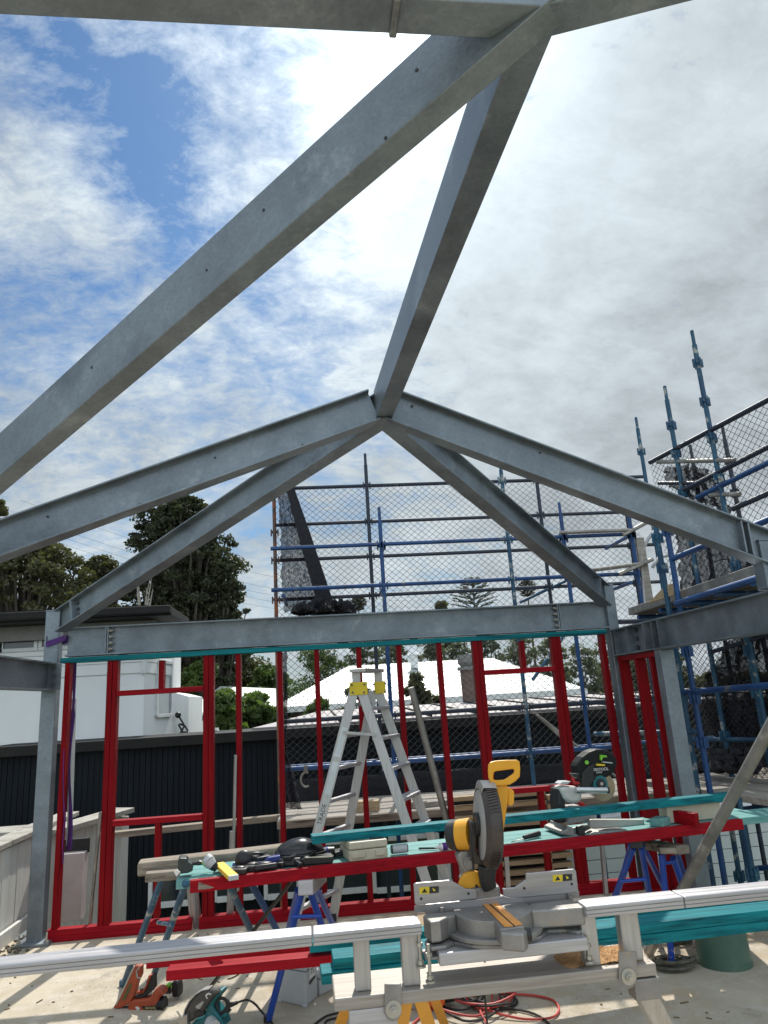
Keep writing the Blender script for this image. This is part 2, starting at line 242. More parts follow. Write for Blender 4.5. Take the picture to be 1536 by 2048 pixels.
# ---------------------------------------------------------------- mesh helpers
Z = Vector((0, 0, 1))
def V(*a): return Vector(a)
class MB:
    def __init__(s): s.v = []; s.f = []; s.mi = []; s.cur = 0; s.sm = []
    def add(s, vs, fs, smooth=False):
        o = len(s.v); s.v += [tuple(v) for v in vs]
        for f in fs: s.f.append([i+o for i in f]); s.mi.append(s.cur); s.sm.append(smooth)
        return s
    def box(s, c, d, R=None):
        c = Vector(c); hx, hy, hz = d[0]/2, d[1]/2, d[2]/2
        vs = [Vector((x, y, z)) for z in (-hz, hz) for y in (-hy, hy) for x in (-hx, hx)]
        if R is not None: vs = [R @ v for v in vs]
        return s.add([v+c for v in vs], [(0, 2, 3, 1), (4, 5, 7, 6), (0, 1, 5, 4), (2, 6, 7, 3), (0, 4, 6, 2), (1, 3, 7, 5)])
    def frame(s, p0, p1, up=Z):
        d = (p1-p0).normalized(); side = d.cross(up)
        if side.length < 1e-4: side = d.cross(Vector((0, 1, 0)))
        side.normalize(); return d, side, side.cross(d).normalized()
    def sweep(s, p0, p1, prof, up=Z):          # closed profile (side, up) extruded from p0 to p1
        p0, p1 = Vector(p0), Vector(p1); d, a, b = s.frame(p0, p1, up); n = len(prof)
        vs = [p0+a*q[0]+b*q[1] for q in prof]+[p1+a*q[0]+b*q[1] for q in prof]
        fs = [(i, (i+1) % n, (i+1) % n+n, i+n) for i in range(n)]+[tuple(range(n-1, -1, -1)), tuple(range(n, 2*n))]
        return s.add(vs, fs)
    def bar(s, p0, p1, w, h, up=Z): return s.sweep(p0, p1, [(-w/2, -h/2), (w/2, -h/2), (w/2, h/2), (-w/2, h/2)], up)
    def ibeam(s, p0, p1, w, h, tf=.012, tw=.009, up=Z):
        a, b, c, e = w/2, h/2, tw/2, h/2-tf
        return s.sweep(p0, p1, [(-a, -b), (a, -b), (a, -e), (c, -e), (c, e), (a, e), (a, b), (-a, b), (-a, e), (-c, e), (-c, -e), (-a, -e)], up)
    def channel(s, p0, p1, w, h, t=.01, flip=1, up=Z):   # flat back on the -side*flip face
        a, b = w/2, h/2; pr = [(-a, -b), (a, -b), (a, -b+t), (-a+t, -b+t), (-a+t, b-t), (a, b-t), (a, b), (-a, b)]
        if flip < 0: pr = [(-x, y) for x, y in pr][::-1]
        return s.sweep(p0, p1, pr, up)
    def tube(s, pts, r, n=10, r1=None, cap=True):
        pts = [Vector(p) for p in pts]; k = len(pts); vs = []; r1 = r if r1 is None else r1; prev = None
        for i, p in enumerate(pts):
            d = (pts[min(i+1, k-1)]-pts[max(i-1, 0)]).normalized()
            if prev is None: a = d.orthogonal().normalized()
            else: a = (prev-d*prev.dot(d)).normalized()
            prev = a; b = d.cross(a); rr = r+(r1-r)*i/max(1, k-1)
            vs += [p+(a*math.cos(t)+b*math.sin(t))*rr for t in [2*math.pi*j/n for j in range(n)]]
        fs = [(i*n+j, i*n+(j+1) % n, (i+1)*n+(j+1) % n, (i+1)*n+j) for i in range(k-1) for j in range(n)]
        s.add(vs, fs, True)
        if cap: s.add(vs[:n], [tuple(range(n-1, -1, -1))]); s.add(vs[-n:], [tuple(range(n))])
        return s
    def prism(s, pts, off):                     # polygon pts (3-D) extruded by vector off
        pts = [Vector(p) for p in pts]; off = Vector(off); n = len(pts)
        return s.add(pts+[p+off for p in pts], [(i, (i+1) % n, (i+1) % n+n, i+n) for i in range(n)]+[tuple(range(n-1, -1, -1)), tuple(range(n, 2*n))])
    def quad(s, a, b, c, d): return s.add([a, b, c, d], [(0, 1, 2, 3)])
    def cyl(s, c, axis, r, h, n=24, r2=None): 
        c = Vector(c); axis = Vector(axis).normalized(); return s.tube([c-axis*h/2, c+axis*h/2], r, n, r2)
    def ball(s, c, r, sc=(1, 1, 1), nu=14, nv=9, R=None):
        vs = []
        for i in range(nv+1):
            t = math.pi*i/nv
            for j in range(nu):
                q = 2*math.pi*j/nu; v = Vector((math.sin(t)*math.cos(q)*sc[0], math.sin(t)*math.sin(q)*sc[1], math.cos(t)*sc[2]))*r
                if R is not None: v = R @ v
                vs.append(v+Vector(c))
        return s.add(vs, [(i*nu+j, i*nu+(j+1) % nu, (i+1)*nu+(j+1) % nu, (i+1)*nu+j) for i in range(nv) for j in range(nu)], True)
    def build(s, name, m, parent=None, bev=0.0, recalc=True):
        off = Vector((0, 0, 0)); q = parent
        while q is not None: off += Vector(q.location); q = q.parent
        me = bpy.data.meshes.new(name); vs = [(a-off.x, b-off.y, c-off.z) for a, b, c in s.v]
        me.from_pydata(vs, [], s.f); 
        for mm in (m if isinstance(m, (list, tuple)) else [m]): me.materials.append(mm)
        me.polygons.foreach_set('material_index', s.mi); me.polygons.foreach_set('use_smooth', s.sm)
        if recalc:
            bm = bmesh.new(); bm.from_mesh(me); bmesh.ops.remove_doubles(bm, verts=bm.verts, dist=1e-6); bmesh.ops.recalc_face_normals(bm, faces=bm.faces); bm.to_mesh(me); bm.free()
            if any(s.sm): 
                try: me.set_sharp_from_angle(angle=math.radians(40))
                except Exception: pass
        me.update(); o = bpy.data.objects.new(name, me); COL.objects.link(o)
        if parent is not None: o.parent = parent
        if bev:
            b = o.modifiers.new('bevel', 'BEVEL'); b.width = bev; b.segments = 2; b.limit_method = 'ANGLE'; b.angle_limit = math.radians(40)
        return o
def tag(o, label=None, cat=None, group=None, kind=None):
    if label: o['label'] = label
    if cat: o['category'] = cat
    if group: o['group'] = group
    if kind: o['kind'] = kind
    return o
def thing(name, label, cat, loc=(0, 0, 0), group=None):
    o = bpy.data.objects.new(name, None); COL.objects.link(o); o.location = loc; o.empty_display_size = .1; o['kind'] = 'thing'
    return tag(o, label, cat, group)
def linked(o, name, loc, parent, rot=None):
    c = o.copy(); c.name = name; COL.objects.link(c); c.parent = parent; c.location = loc
    if rot: c.rotation_euler = rot
    return c
class Plane:                                    # a vertical plane through two real points
    def __init__(s, a, b):
        s.o = Vector(a); s.u = Vector((b.x-a.x, b.y-a.y, 0)).normalized(); s.n = Vector((-s.u.y, s.u.x, 0))
        if s.n.y < 0: s.n = -s.n
    def at(s, px, py, off=0.0):
        d = ray(px, py); o = s.o+s.n*off; t = (o-EYE).dot(s.n)/d.dot(s.n); return EYE+d*t
    def pr(s, pts, o0, o1, mb=None):            # outline given on this plane, with real thickness o1-o0
        mb = mb or MB(); return mb.prism([s.at(x, y, o0) for x, y in pts], s.n*(o1-o0))
def writing(name, text, size, pos, xdir, ydir, m, parent, ext=.0006):
    cu = bpy.data.curves.new(name, 'FONT'); cu.body = text; cu.size = size; cu.extrude = ext; cu.align_x = 'CENTER'; cu.align_y = 'CENTER'
    t = bpy.data.objects.new(name, cu); COL.objects.link(t); bpy.context.view_layer.update()
    me = bpy.data.meshes.new_from_object(t); bpy.data.objects.remove(t); me.materials.append(m)
    xd = Vector(xdir).normalized(); zd = xd.cross(Vector(ydir)).normalized(); yd = zd.cross(xd)
    R = Matrix((xd, yd, zd)).transposed().to_4x4(); R.translation = Vector(pos)
    q = parent; off = Vector((0, 0, 0))
    while q is not None: off += Vector(q.location); q = q.parent
    me.transform(Matrix.Translation(-off) @ R); o = bpy.data.objects.new(name, me); COL.objects.link(o); o.parent = parent; return o

# ================================================================ SETTING
def struct(name, mb, m, bev=0): return tag(mb.build(name, m, None, bev), kind='structure')
YW = 6.68                                        # plane of the far wall frame
XL, XR = -2.37, 2.79
# the deck the builders work on
mb = MB(); mb.prism([V(-2.66, -3, 0), V(3.3, -3, 0), V(3.3, YW+.10, 0), V(-2.66, YW+.10, 0)], V(0, 0, -.22)); struct('floor', mb, FLOORM)
# ground as one sheet far below the storey, rising to hills
n = 60; vs = []; fs = []
for j in range(n+1):
    for i in range(n+1):
        x = -900+1800*(i/n); y = -300+1500*(j/n)
        r = max(0, y-140)/1000; z = -3.2 + (math.sin(x*.006+1)+1.2)*18*min(1, r*2.2)*max(0, min(1, (240-x)/500))
        vs.append((x, y, z)); 
for j in range(n):
    for i in range(n): a = j*(n+1)+i; fs.append((a, a+1, a+n+2, a+n+1))
mb = MB(); mb.add(vs, fs, True)
struct('ground', mb, mat('ground_cover', (0.12, 0.13, 0.07), (0.06, 0.075, 0.035), sc=.4, rough=.95))
# hill with bush on it, far left
vs = []; fs = []; n = 48
for j in range(n+1):
    for i in range(n+1):
        x = -330+420*i/n; y = 230+170*j/n
        h = 43*math.exp(-((x+190)/120)**2-((y-330)/70)**2)+13*math.exp(-((x+60)/75)**2-((y-320)/60)**2)+2.2*math.sin(x*.13)*math.sin(y*.11)
        vs.append((x, y, -3.5+h))
for j in range(n):
    for i in range(n): a = j*(n+1)+i; fs.append((a, a+1, a+n+2, a+n+1))
mb = MB(); mb.add(vs, fs, True)
struct('hill', mb, mat('bush_hill', (0.12, 0.17, 0.12), (0.07, 0.11, 0.09), sc=.08, rough=1, bump=.6, bsc=.5))

# ================================================================ STEEL FRAME
def bolt(mb, p, axis, r=.012, h=.014): mb.tube([Vector(p), Vector(p)+Vector(axis).normalized()*h], r, 6)
def column(name, label, c, w, z0, z1, d=None, base=True, group='steel columns of the frame'):
    t = thing(name, label, 'steel column', (c[0], c[1], z0), group); d = d or w
    mb = MB(); mb.box((c[0], c[1], (z0+z1)/2), (w, d, z1-z0)); mb.build('post', GALV, t, .006)
    mb = MB(); mb.box((c[0], c[1], z1+.005), (w+.004, d+.004, .010)); mb.build('cap_plate', GALV, t, .002)
    if base:
        mb = MB(); mb.box((c[0]+.01, c[1]-.02, z0+.012), (w+.14, d+.12, .02)); mb.build('base_plate', GALV, t, .002)
        for sx, sy in ((-1, -1), (1, -1), (1, 1)):
            mb = MB(); q = V(c[0]+.01+sx*(w/2+.045), c[1]-.02+sy*(d/2+.03), z0+.022); mb.tube([q, q+V(0, 0, .075)], .008, 8); mb.tube([q, q+V(0, 0, .018)], .018, 6); mb.build('anchor_bolt', BOLT, t)
    return t
CLX = P(86, 1800, y=YW).x
tcl = column('steel_column', 'galvanised steel column with bolted base plate at the left end of the far wall frame', (CLX-.035, YW), .125, 0, P(108, 1224, y=YW).z, .11)
pr_ = P(1213, 1172, y=YW); CRX = pr_.x
column('steel_column', 'slim galvanised column between two red studs at the far right corner', (CRX-.005, YW), .095, 0, pr_.z, .13, base=False)
C2 = P(1326, 1330, x=XR-.03); 
column('steel_column', 'wide galvanised column under the right side beam beside the short red frame', (XR-.005, C2.y), .12, 0, 2.0, .11)
stubp = P(1530, 1100, x=XR)
column('steel_column', 'short galvanised stub column standing on the right side beam', (XR-.01, stubp.y), .11, 2.26, stubp.z+.05, base=False)
column('steel_column', 'galvanised column carrying the left rafters at the left picture edge', (-2.52, 4.15), .13, 0, 2.62)

def stiff(name, parent, p, w, h, axis_u, m=GALV, bolts=0, side=-1):
    # vertical stiffener plate across a beam's web, with optional bolts beside it
    mb = MB(); u = Vector(axis_u).normalized(); s = u.cross(Z).normalized()
    mb.bar(p-Z*h/2, p+Z*h/2, w, .012, up=u); mb.build(name, m, parent)
    for i in range(bolts):
        b = MB(); q = p+Z*(h*(.5-(i+.5)/bolts))*.8+u*.045*1.0; bolt(b, q+s*side*.004, s*side, .015, .02); b.build('bolt', BOLTD, parent)
# far beam
zt = P(640, 1230, y=YW-.07).z; HB = .255; zc = zt-HB/2
t = thing('steel_beam', 'galvanised steel beam spanning the far wall above the teal plate', 'steel beam', (0, YW, zc), 'steel beams and rafters of the roof frame')
p0, p1 = V(CLX+.09, YW, zc), V(CRX-.05, YW, zc)
MB().ibeam(p0, p1, .135, HB).build('beam', GALV, t)
for px, sd in ((213, 1), (1124, -1)):
    x = P(px, 1270, y=YW-.07).x
    for k in (-1, 1): MB().box((x+k*.009, YW-.034, zc), (.012, .062, HB-.026)).build('end_plate', GALV, t, .002)
    for i in range(4):
        b = MB(); q = V(x+sd*.018, YW-.045, zc+.085-i*.055); b.tube([q-V(.0, 0, 0), q+V(sd*.03, 0, 0)], .010, 8); b.tube([q, q+V(sd*.014, 0, 0)], .017, 6); b.build('bolt', BOLT, t)
# right side beam
zr = (P(1227, 1265, x=XR).z+P(1536, 1178, x=XR).z)/2; HR = .245; zrc = zr-HR/2
t = thing('steel_beam', 'galvanised side beam running along the right wall towards the camera', 'steel beam', (XR, 4, zrc), 'steel beams and rafters of the roof frame')
MB().ibeam(V(XR, YW-.06, zrc), V(XR, 0.6, zrc), .14, HR).build('beam', GALV, t)
for px in (1236, 1262, 1297, 1314, 1327):
    y = P(px, 1290, x=XR-.04).y; MB().box((XR-.037, y, zrc), (.065, .011, HR-.026)).build('stiffener', GALV, t)
for i in range(3):
    y = P(1270, 1290, x=XR-.04).y; b = MB(); q = V(XR-.006, y, zrc+.075-i*.075); b.tube([q, q-V(.024, 0, 0)], .02, 6); b.build('bolt', BOLTD, t)
# left side beam
zl = P(60, 1317, x=XL+.04).z; zlc = zl-.12
t = thing('steel_beam', 'galvanised side beam meeting the left column at the left picture edge', 'steel beam', (XL, 4, zlc), 'steel beams and rafters of the roof frame')
MB().ibeam(V(CLX-.04, YW-.07, zlc), V(CLX-.10, 1.0, zlc), .15, .235).build('beam', GALV, t)
MB().box((CLX+.0, YW-.085, zlc), (.15, .012, .23)).build('end_plate', GALV, t, .002)
for i in range(3):
    b = MB(); q = V(CLX+.02, YW-.09, zlc+.075-i*.07); b.tube([q, q-V(0, .03, 0)], .017, 6); b.build('bolt', BOLTD, t)

# roof: node A over the room, node B nearer and higher in the picture
YA = 4.15; A = P(766, 808, y=YA); ZB = A.z
def raf(label, p0, p1, w, h, kind='i', m=GALV, name='steel_rafter', cat='steel rafter', flip=1):
    t = thing(name, label, cat, (p0+p1)/2, 'steel beams and rafters of the roof frame'); mb = MB()
    if kind == 'i': mb.ibeam(p0, p1, w, h)
    elif kind == 'c': mb.channel(p0, p1, w, h, .012, flip)
    else: mb.bar(p0, p1, w, h)
    mb.build('beam', m, t, .003); return t
La = P(0, 1082, y=YA); La = A+(La-A)*((-2.50-A.x)/(La.x-A.x)); Ra = P(1493, 1082, y=YA); Ra = A+(Ra-A)*((XR+.02-A.x)/(Ra.x-A.x))
dl = (La-A).normalized(); dr = (Ra-A).normalized()
t = raf('grey rafter sloping down to the left from the roof apex', A+dl*.06, La, .115, .215)
t = raf('grey rafter sloping down to the right from the roof apex to the stub column', A+dr*.06, Ra, .115, .215)
for px, in ((1484,), (1497,)):
    q = P(px, 1076, y=YA-.03); MB().box((q.x, YA-.028, A.z+dr.z/dr.x*(q.x-A.x)), (.010, .055, .20)).build('stiffener', GALV, t)
# hips to the far corners
HL1 = P(120, 1243, y=YW-.02); HR1 = P(1212, 1193, y=YW-.02); Ah = V(A.x, A.y+.02, A.z-.025)
dhl = (HL1-Ah).normalized(); dhr = (HR1-Ah).normalized()
t = raf('grey hip rafter running down to the far left column', Ah+dhl*-.02, HL1, .115, .20)
q = Ah+(HL1-Ah)*.93; u, s, b = MB().frame(Ah, HL1)
MB().bar(q-b*.09, q+b*.09, .012, .11, up=s).build('end_plate', GALV, t)
MB().bar(q-u*.014-b*.09, q-u*.014+b*.09, .012, .11, up=s).build('end_plate', GALV, t)
for i in range(3):
    bb = MB(); qq = q-u*.05+b*(.055-.055*i); sg = -1 if s.y > 0 else 1; bb.tube([qq, qq+s*sg*.022], .015, 6); bb.build('bolt', BOLTD, t)
t = raf('grey hip rafter running down to the far right corner column', Ah+dhr*-.02, HR1, .115, .20)
q = Ah+(HR1-Ah)*.93; u, s, b = MB().frame(Ah, HR1)
for k in (0, .016): MB().bar(q-b*.09-u*k, q+b*.09-u*k, .012, .11, up=s).build('end_plate', GALV, t)
# ridge from A to B and the long valley rafter
B = P(1068, -12, z=ZB)
t = raf('steep ridge beam rising from the apex to the junction at the top of the photo', A+(B-A).normalized()*-.03, B, .10, .205, 'c', name='steel_beam', cat='steel beam', flip=-1)
LV = V(-2.52, 4.15, 2.55)
dv = (LV-B).normalized()
t = raf('long heavy rafter crossing the whole sky from the top junction down to the left edge', B-dv*.04, LV, .085, .215, 'c', flip=1)
TL = P(0, -72, z=ZB+.005); dt = (TL-B).normalized(); TLe = B+dt*3.6
t = raf('horizontal beam along the top left edge of the photo with a welded splice', B-dt*.02, TLe, .10, .20, 'c', name='steel_beam', cat='steel beam', flip=1)
q = P(790, 30, z=ZB-.10); q = B+dt*((q-B).dot(dt)); u, s, b = MB().frame(B, TLe)
MB().bar(q-b*.112, q+b*.104, .02, .108, up=s).build('weld_splice', GALVW, t, .004)
TR = P(1340, -85, z=ZB); dtr = (TR-B).normalized()
t = raf('short beam leaving the top junction towards the upper right', B, B+dtr*2.6, .10, .20, 'c', flip=-1, name='steel_beam', cat='steel beam')

# ================================================================ TIMBER WALL FRAMES
SD = .09; YF = YW                                # stud depth, frame centre plane
def wx(px, py=1600): return P(px, py, y=YF-SD/2).x
def wz(px, py): return P(px, py, y=YF-SD/2).z
zplate = wz(670, 1297)-.0; ztop = zplate
t = thing('timber_wall_frame', 'long red painted stud wall with two window openings under the far steel beam', 'wall frame', (0, YF, 0))
XA, XB = wx(112), wx(1258)
xs = [(121, 1), (215, 2), (416, 2), (478, 1), (565, 1), (643, 1), (732, 1), (817, 1), (902, 1), (983, 2), (1150, 2), (1250, 1)]
for px, k in xs:
    x = wx(px)
    for i in range(k):
        xi = x+(i-(k-1)/2)*.0475
        mb = MB(); mb.box((xi, YF+(.003 if i % 2 else 0), (.09+ztop)/2), (.045, SD, ztop-.09)); mb.build('stud', REDV, t, .003)
def plate(x0, x1, z, h, name, dy=0, d=SD, m=REDH, par=None):
    mb = MB(); mb.box(((x0+x1)/2, YF+dy, z), (x1-x0, d, h)); return mb.build(name, m, par or t, .003)
gap0, gap1 = wx(383, 1840), wx(398, 1840)
plate(XA-.02, gap0, .0675, .045, 'bottom_plate'); plate(XA-.02, gap0, .0225, .044, 'bottom_plate', -.004)
plate(gap1, XB+.02, .0675, .045, 'bottom_plate'); plate(gap1, XB+.02, .0225, .044, 'bottom_plate', -.004)
def W(px): return wx(px)
plate(W(226), W(405), wz(320, 1382), .045, 'lintel', -.004, SD+.002); plate(W(226), W(405), wz(315, 1641), .045, 'window_sill', -.004, SD+.002)
MB().box((W(317), YF, (wz(320, 1382)+ztop)/2), (.045, SD, ztop-wz(320, 1382)-.045)).build('cripple_stud', REDV, t, .003)
MB().box((W(316), YF, (wz(315, 1641)+.09)/2), (.045, SD, wz(315, 1641)-.09-.045)).build('cripple_stud', REDV, t, .003)
plate(W(992), W(1141), wz(1045, 1341), .045, 'lintel', -.004, SD+.002); plate(W(992), W(1141), wz(1075, 1579), .045, 'window_sill', -.004, SD+.002)
MB().box((P(1044, 1310, y=YF).x, YF, (wz(1045, 1341)+ztop)/2), (.045, SD, ztop-wz(1045, 1341)-.045)).build('cripple_stud', REDV, t, .003)
MB().box((W(1085), YF, (wz(1075, 1579)+.09)/2), (.045, SD, wz(1075, 1579)-.09-.045)).build('cripple_stud', REDV, t, .003)
tag(MB().box(((XA+XB)/2-.01, YF-.004, ztop+.0225), (XB-XA+.03, SD+.02, .044)).build('top_plate', TEAL, None, .003), 'dark teal timber plate lying on top of the long red stud wall', 'timber plate', kind='thing')
# packers between the plate and the beam
for i in range(7):
    x = XA+.5+i*.66; tag(MB().box((x, YF-.01, ztop+.0225+.022+.008), (.07+.03*(i % 2), .08, (zc-HB/2)-(ztop+.0445)-.001 if (zc-HB/2)-(ztop+.0445) > .006 else .006)).build('packer', BLK, None), 'thin black packer between the teal plate and the far beam, %s from the left' % ('first', 'second', 'third', 'fourth', 'fifth', 'sixth', 'seventh')[i], 'packer', 'packers between plate and beam', 'thing')
# short frame below the right side beam
t2 = thing('timber_wall_frame', 'short red stud frame under the right side beam between two grey columns', 'wall frame', (XR, 6.2, 0))
y1 = C2.y+.065; y0 = YW-.08; zb = zrc-HR/2
MB().box((XR, (y0+y1)/2, zb-.030), (.09, y0-y1, .045)).build('top_plate', REDY, t2, .003)
MB().box((XR, (y0+y1)/2, .0225), (.09, y0-y1, .045)).build('bottom_plate', REDY, t2, .003)
for k, px in enumerate((1241, 1273, 1303)):
    y = P(px, 1340, x=XR-.045).y; y = min(max(y, y1+.03), y0-.03); MB().box((XR, y, (zb-.052+.045)/2), (.09, .045, zb-.052-.045)).build('stud', REDV, t2, .003)

# small red and pale odds and ends beside the frame
tag(MB().box((P(708, 1830, z=.03).x, P(708, 1830, z=0).y+.04, .03), (.16, .13, .055)).build('timber_offcut', REDH, None, .003), 'small red timber offcut lying flat on the floor by the bottom plate', 'timber offcut', kind='thing')
def pole(name, label, cat, p0, p1, r, m, n=12, group=None): return tag(MB().tube([p0, p1], r, n).build(name, m), label, cat, group, 'thing')
pole('aluminium_tube', 'thin grey tube leaning on the red stud beside the first window opening', 'tube', P(178, 1868, z=0)+V(0, 0, .01), P(201, 1625, y=YF-.07), .014, GTUBE)
q0 = P(905, 1730, y=6.0); 
pole('galvanised_pipe', 'long galvanised pipe leaning behind the ladder against the far wall frame', 'pipe', P(935, 1795, z=.02), P(822, 1375, y=YF-.10), .030, GTUBE)
pole('galvanised_pipe', 'thick dull galvanised pipe leaning steeply at the right picture edge', 'pipe', P(1297, 1905, z=.02), P(1300, 1900, z=.02)+(P(1585, 1372, y=3.75)-P(1300, 1900, z=.02))*1.06, .033, GTUBE, 16)
for k, (px, w, yb) in enumerate(((384, .020, 1856), (391, .030, 1857), (399, .026, 1855))):
    b = P(px+1, yb, z=0); tag(MB().bar(b, P(px-8, 1766+k, y=b.y-.03), w, .03).build('aluminium_channel', ALUV, None, .002), ('thin', 'wide', 'rough edged')[k]+' short aluminium channel standing in the gap between the red bottom plates', 'channel', 'channels standing in the plate gap', 'thing')
for k, (px, w, yb, tx, ty) in enumerate(((457, .035, 1850, 464, 1662), (464, .02, 1849, 471, 1510), (473, .02, 1843, 477, 1760))):
    b = P(px, yb, z=0); tag(MB().bar(b, P(tx, ty, y=YF-.075), w, .025).build('aluminium_channel', ALUV, None, .002), ('wide aluminium channel leaning on the first single stud, shorter of the pair', 'tall thin aluminium channel leaning on the first single stud', 'short thin channel beside the taller ones at the first single stud')[k], 'channel', 'channels leaning on the red stud', 'thing')
b = P(1018, 1800, z=0); tag(MB().bar(b, P(1012, 1710, y=b.y), .03, .04).build('aluminium_channel', ALUV, None, .002), 'aluminium channel standing behind the right fence of the yellow saw', 'channel', kind='thing')
b = P(1212, 1790, z=0); tag(MB().bar(b, P(1204, 1690, y=b.y), .05, .03).build('aluminium_channel', ALUV, None, .002), 'aluminium channel standing behind the far blue sawhorse', 'channel', kind='thing')
# white plastic pipe and purple strap on the left column
pole('downpipe', 'pale plastic pipe standing behind the leftmost red stud', 'pipe', P(138, 1690, y=YF+.12), P(148, 1398, y=YF+.12), .022, mat('pale_pipe', (.55, .58, .57), rough=.5))
t = thing('ratchet_strap', 'purple strap tied round the left column and hanging behind the red stud', 'strap', (CLX, YW, 1))
z0 = P(108, 1285, y=YW).z; mb = MB()
for a, b in (((CLX-.075, YW-.072), (CLX+.09, YW-.072)), ((CLX+.094, YW-.072), (CLX+.094, YW+.07)), ((CLX-.075, YW+.070), (CLX+.09, YW+.070)), ((CLX-.074, YW-.07), (CLX-.074, YW+.07))):
    tl = .025; za, zb_ = (z0-.02, z0+.03) if a[1] == b[1] else (z0+.03, z0+.03)
    mb.add([V(*a, za-tl), V(*b, zb_-tl), V(*b, zb_+tl), V(*a, za+tl)], [(0, 1, 2, 3)])
mb.build('band', PURPLE, t)
mb = MB(); pts = []
for i in range(26):
    f = i/25; y = 1325+f*375; px = 147-f*10+3*math.sin(f*9); w = (13-9*abs(math.sin(min(1, f*4)*math.pi/2)) if f < .25 else 4+3*math.sin(f*8)+3)
    pts.append((P(px-w/2, y, y=YF+.10), P(px+w/2, y, y=YF+.085)))
vs = [p for a in pts for p in a]; mb.add(vs, [(2*i, 2*i+1, 2*i+3, 2*i+2) for i in range(25)], True); so_ = mb.build('tail', PURPLE, t); so_.modifiers.new('thick', 'SOLIDIFY').thickness = .004
mb = MB(); mb.tube([P(128, 1500, y=YF-.06), P(126, 1560, y=YF-.07), P(129, 1640, y=YF-.06), P(125, 1690, y=YF-.07), P(126, 1728, y=YF-.07)], .004, 6); mb.build('cord', PURPLE, t)

# ================================================================ LEFT PARAPET AND WHITE WALLS
t = thing('parapet_wall', 'white boarded parapet with a rough concrete cap along the left edge of the deck', 'parapet', (-2.75, 6, 0))
xf = -2.68; zcap = P(60, 1672, x=xf).z; 
mb = MB(); nb = 60
for i in range(nb):
    y = -1+i*.148
    if y > 8.4: break
    mb.box((xf-.012-.003*(i % 2), y, (zcap-.02)/2), (.02, .140, zcap-.02))
mb.build('boards', WHITEB, t, .002)
mb = MB(); mb.box((xf-.06, 3.6, zcap/2-.02), (.08, 9.4, zcap-.06)); mb.build('core', CONC, t)
mb = MB(); N_ = 40
for i in range(N_):
    y = -1.1+i*.24; mb.box((xf-.075, y, zcap+.018+random.uniform(-.004, .004)), (.21+random.uniform(-.012, .012), .236, .045))
mb.build('coping', CONC, t, .006)
mb = MB(); mb.box((xf+.03, 3.6, .055), (.035, 9.4, .11)); mb.build('skirting_board', WHITEB, t, .003)
t = thing('parapet_wall', 'white boarded parapet return beyond the far wall frame with an end post', 'parapet', (-2.0, 8.0, 0))
pa, pb = V(-2.62, 7.6, 0), P(236, 1850, y=8.4); pb.z = 0
zc2 = P(200, 1650, y=7.9).z
u = (pb-pa).normalized(); L = (pb-pa).length; mb = MB(); ang = math.atan2(u.y, u.x); R = Matrix.Rotation(ang, 3, 'Z')
k = int(L/.15)
for i in range(k+1):
    c = pa+u*(i*.15); mb.box((c.x, c.y, zc2/2-.45), (.142, .02+.004*(i % 2), zc2+.9), R)
mb.build('boards', WHITEB, t, .002)
mb = MB(); mb.bar(pa+V(0, 0, zc2+.02)-u*.1, pb+V(0, 0, zc2+.06)+u*.05, .26, .05); mb.build('coping', CONC, t, .005)
mb = MB(); mb.box((pb.x, pb.y, zc2/2-.45), (.10, .12, zc2+.9), R); mb.build('end_post', WHITEB, t, .004)
mb = MB(); q = P(140, 1850, y=7.3); mb.box((q.x, 7.3, P(140, 1705, y=7.3).z/2), (.22, .14, P(140, 1705, y=7.3).z)); mb.build('pier', mat('pinkish_board', (.50, .44, .43), (.42, .36, .36), sc=5, rough=.8, c3=(.2, .17, .17), sc3=9, t3=(.66, .72)), t, .003)
mb = MB(); mb.box((q.x+.01, 7.36, P(140, 1690, y=7.3).z-.02), (.22, .04, .12)); mb.build('vent_recess', BLK, t)
# rubble along the left edge
mb = MB()
for i in range(260):
    y = random.uniform(4.5, 6.9); x = xf+.06+abs(random.gauss(0, .09)); s = random.uniform(.006, .022)
    mb.ball((x, y, s*.4), s, (1, random.uniform(.5, 1), .6), 5, 3)
tag(mb.build('debris', mat('debris', (.20, .17, .13), (.08, .07, .055), sc=20, rough=1)), 'earth, chips and leaves gathered along the foot of the left parapet', 'debris', kind='stuff')

# ================================================================ NEIGHBOURING BUILDINGS
YB = 10.0
t = thing('black_building', 'black vertically clad house wall close behind the far wall frame', 'building', (0, YB, -3.2))
zt1 = P(300, 1484, y=YB).z; zt2 = P(1020, 1433, y=YB).z; ztb = (zt1+zt2)/2
x0, x1 = P(-260, 1500, y=YB).x, P(1760, 1500, y=YB).x
mb = MB(); mb.box(((x0+x1)/2, YB+2.2, (ztb-3.2)/2-.02), (x1-x0, 4.3, ztb+3.2-.06)); mb.build('wall', CLAD, t)
mb = MB(); x = x0; 
while x < x1: mb.box((x, YB+.03, (ztb-3.2)/2), (random.choice((.064, .066, .067)), .02, ztb+3.2-.12)); x += .072
mb.build('cladding', CLAD, t)
mb = MB(); mb.box(((x0+x1)/2, YB-.03, ztb-.02), (x1-x0+.1, .13, .13)); mb.build('gutter', ROOFD, t, .01)
mb = MB(); zr1 = P(600, 1428, y=YB+3.6).z
xq = P(505, 1470, y=YB).x; xq2 = P(640, 1430, y=YB+3.6).x
mb.prism([V(xq, YB-.02, ztb+.05), V(x1, YB-.02, ztb+.05), V(x1-.6, YB+3.6, zr1), V(xq2, YB+3.6, zr1)], V(0, 0, .03)); r = mb.build('roof', GREYROOF, t)
mb = MB(); 
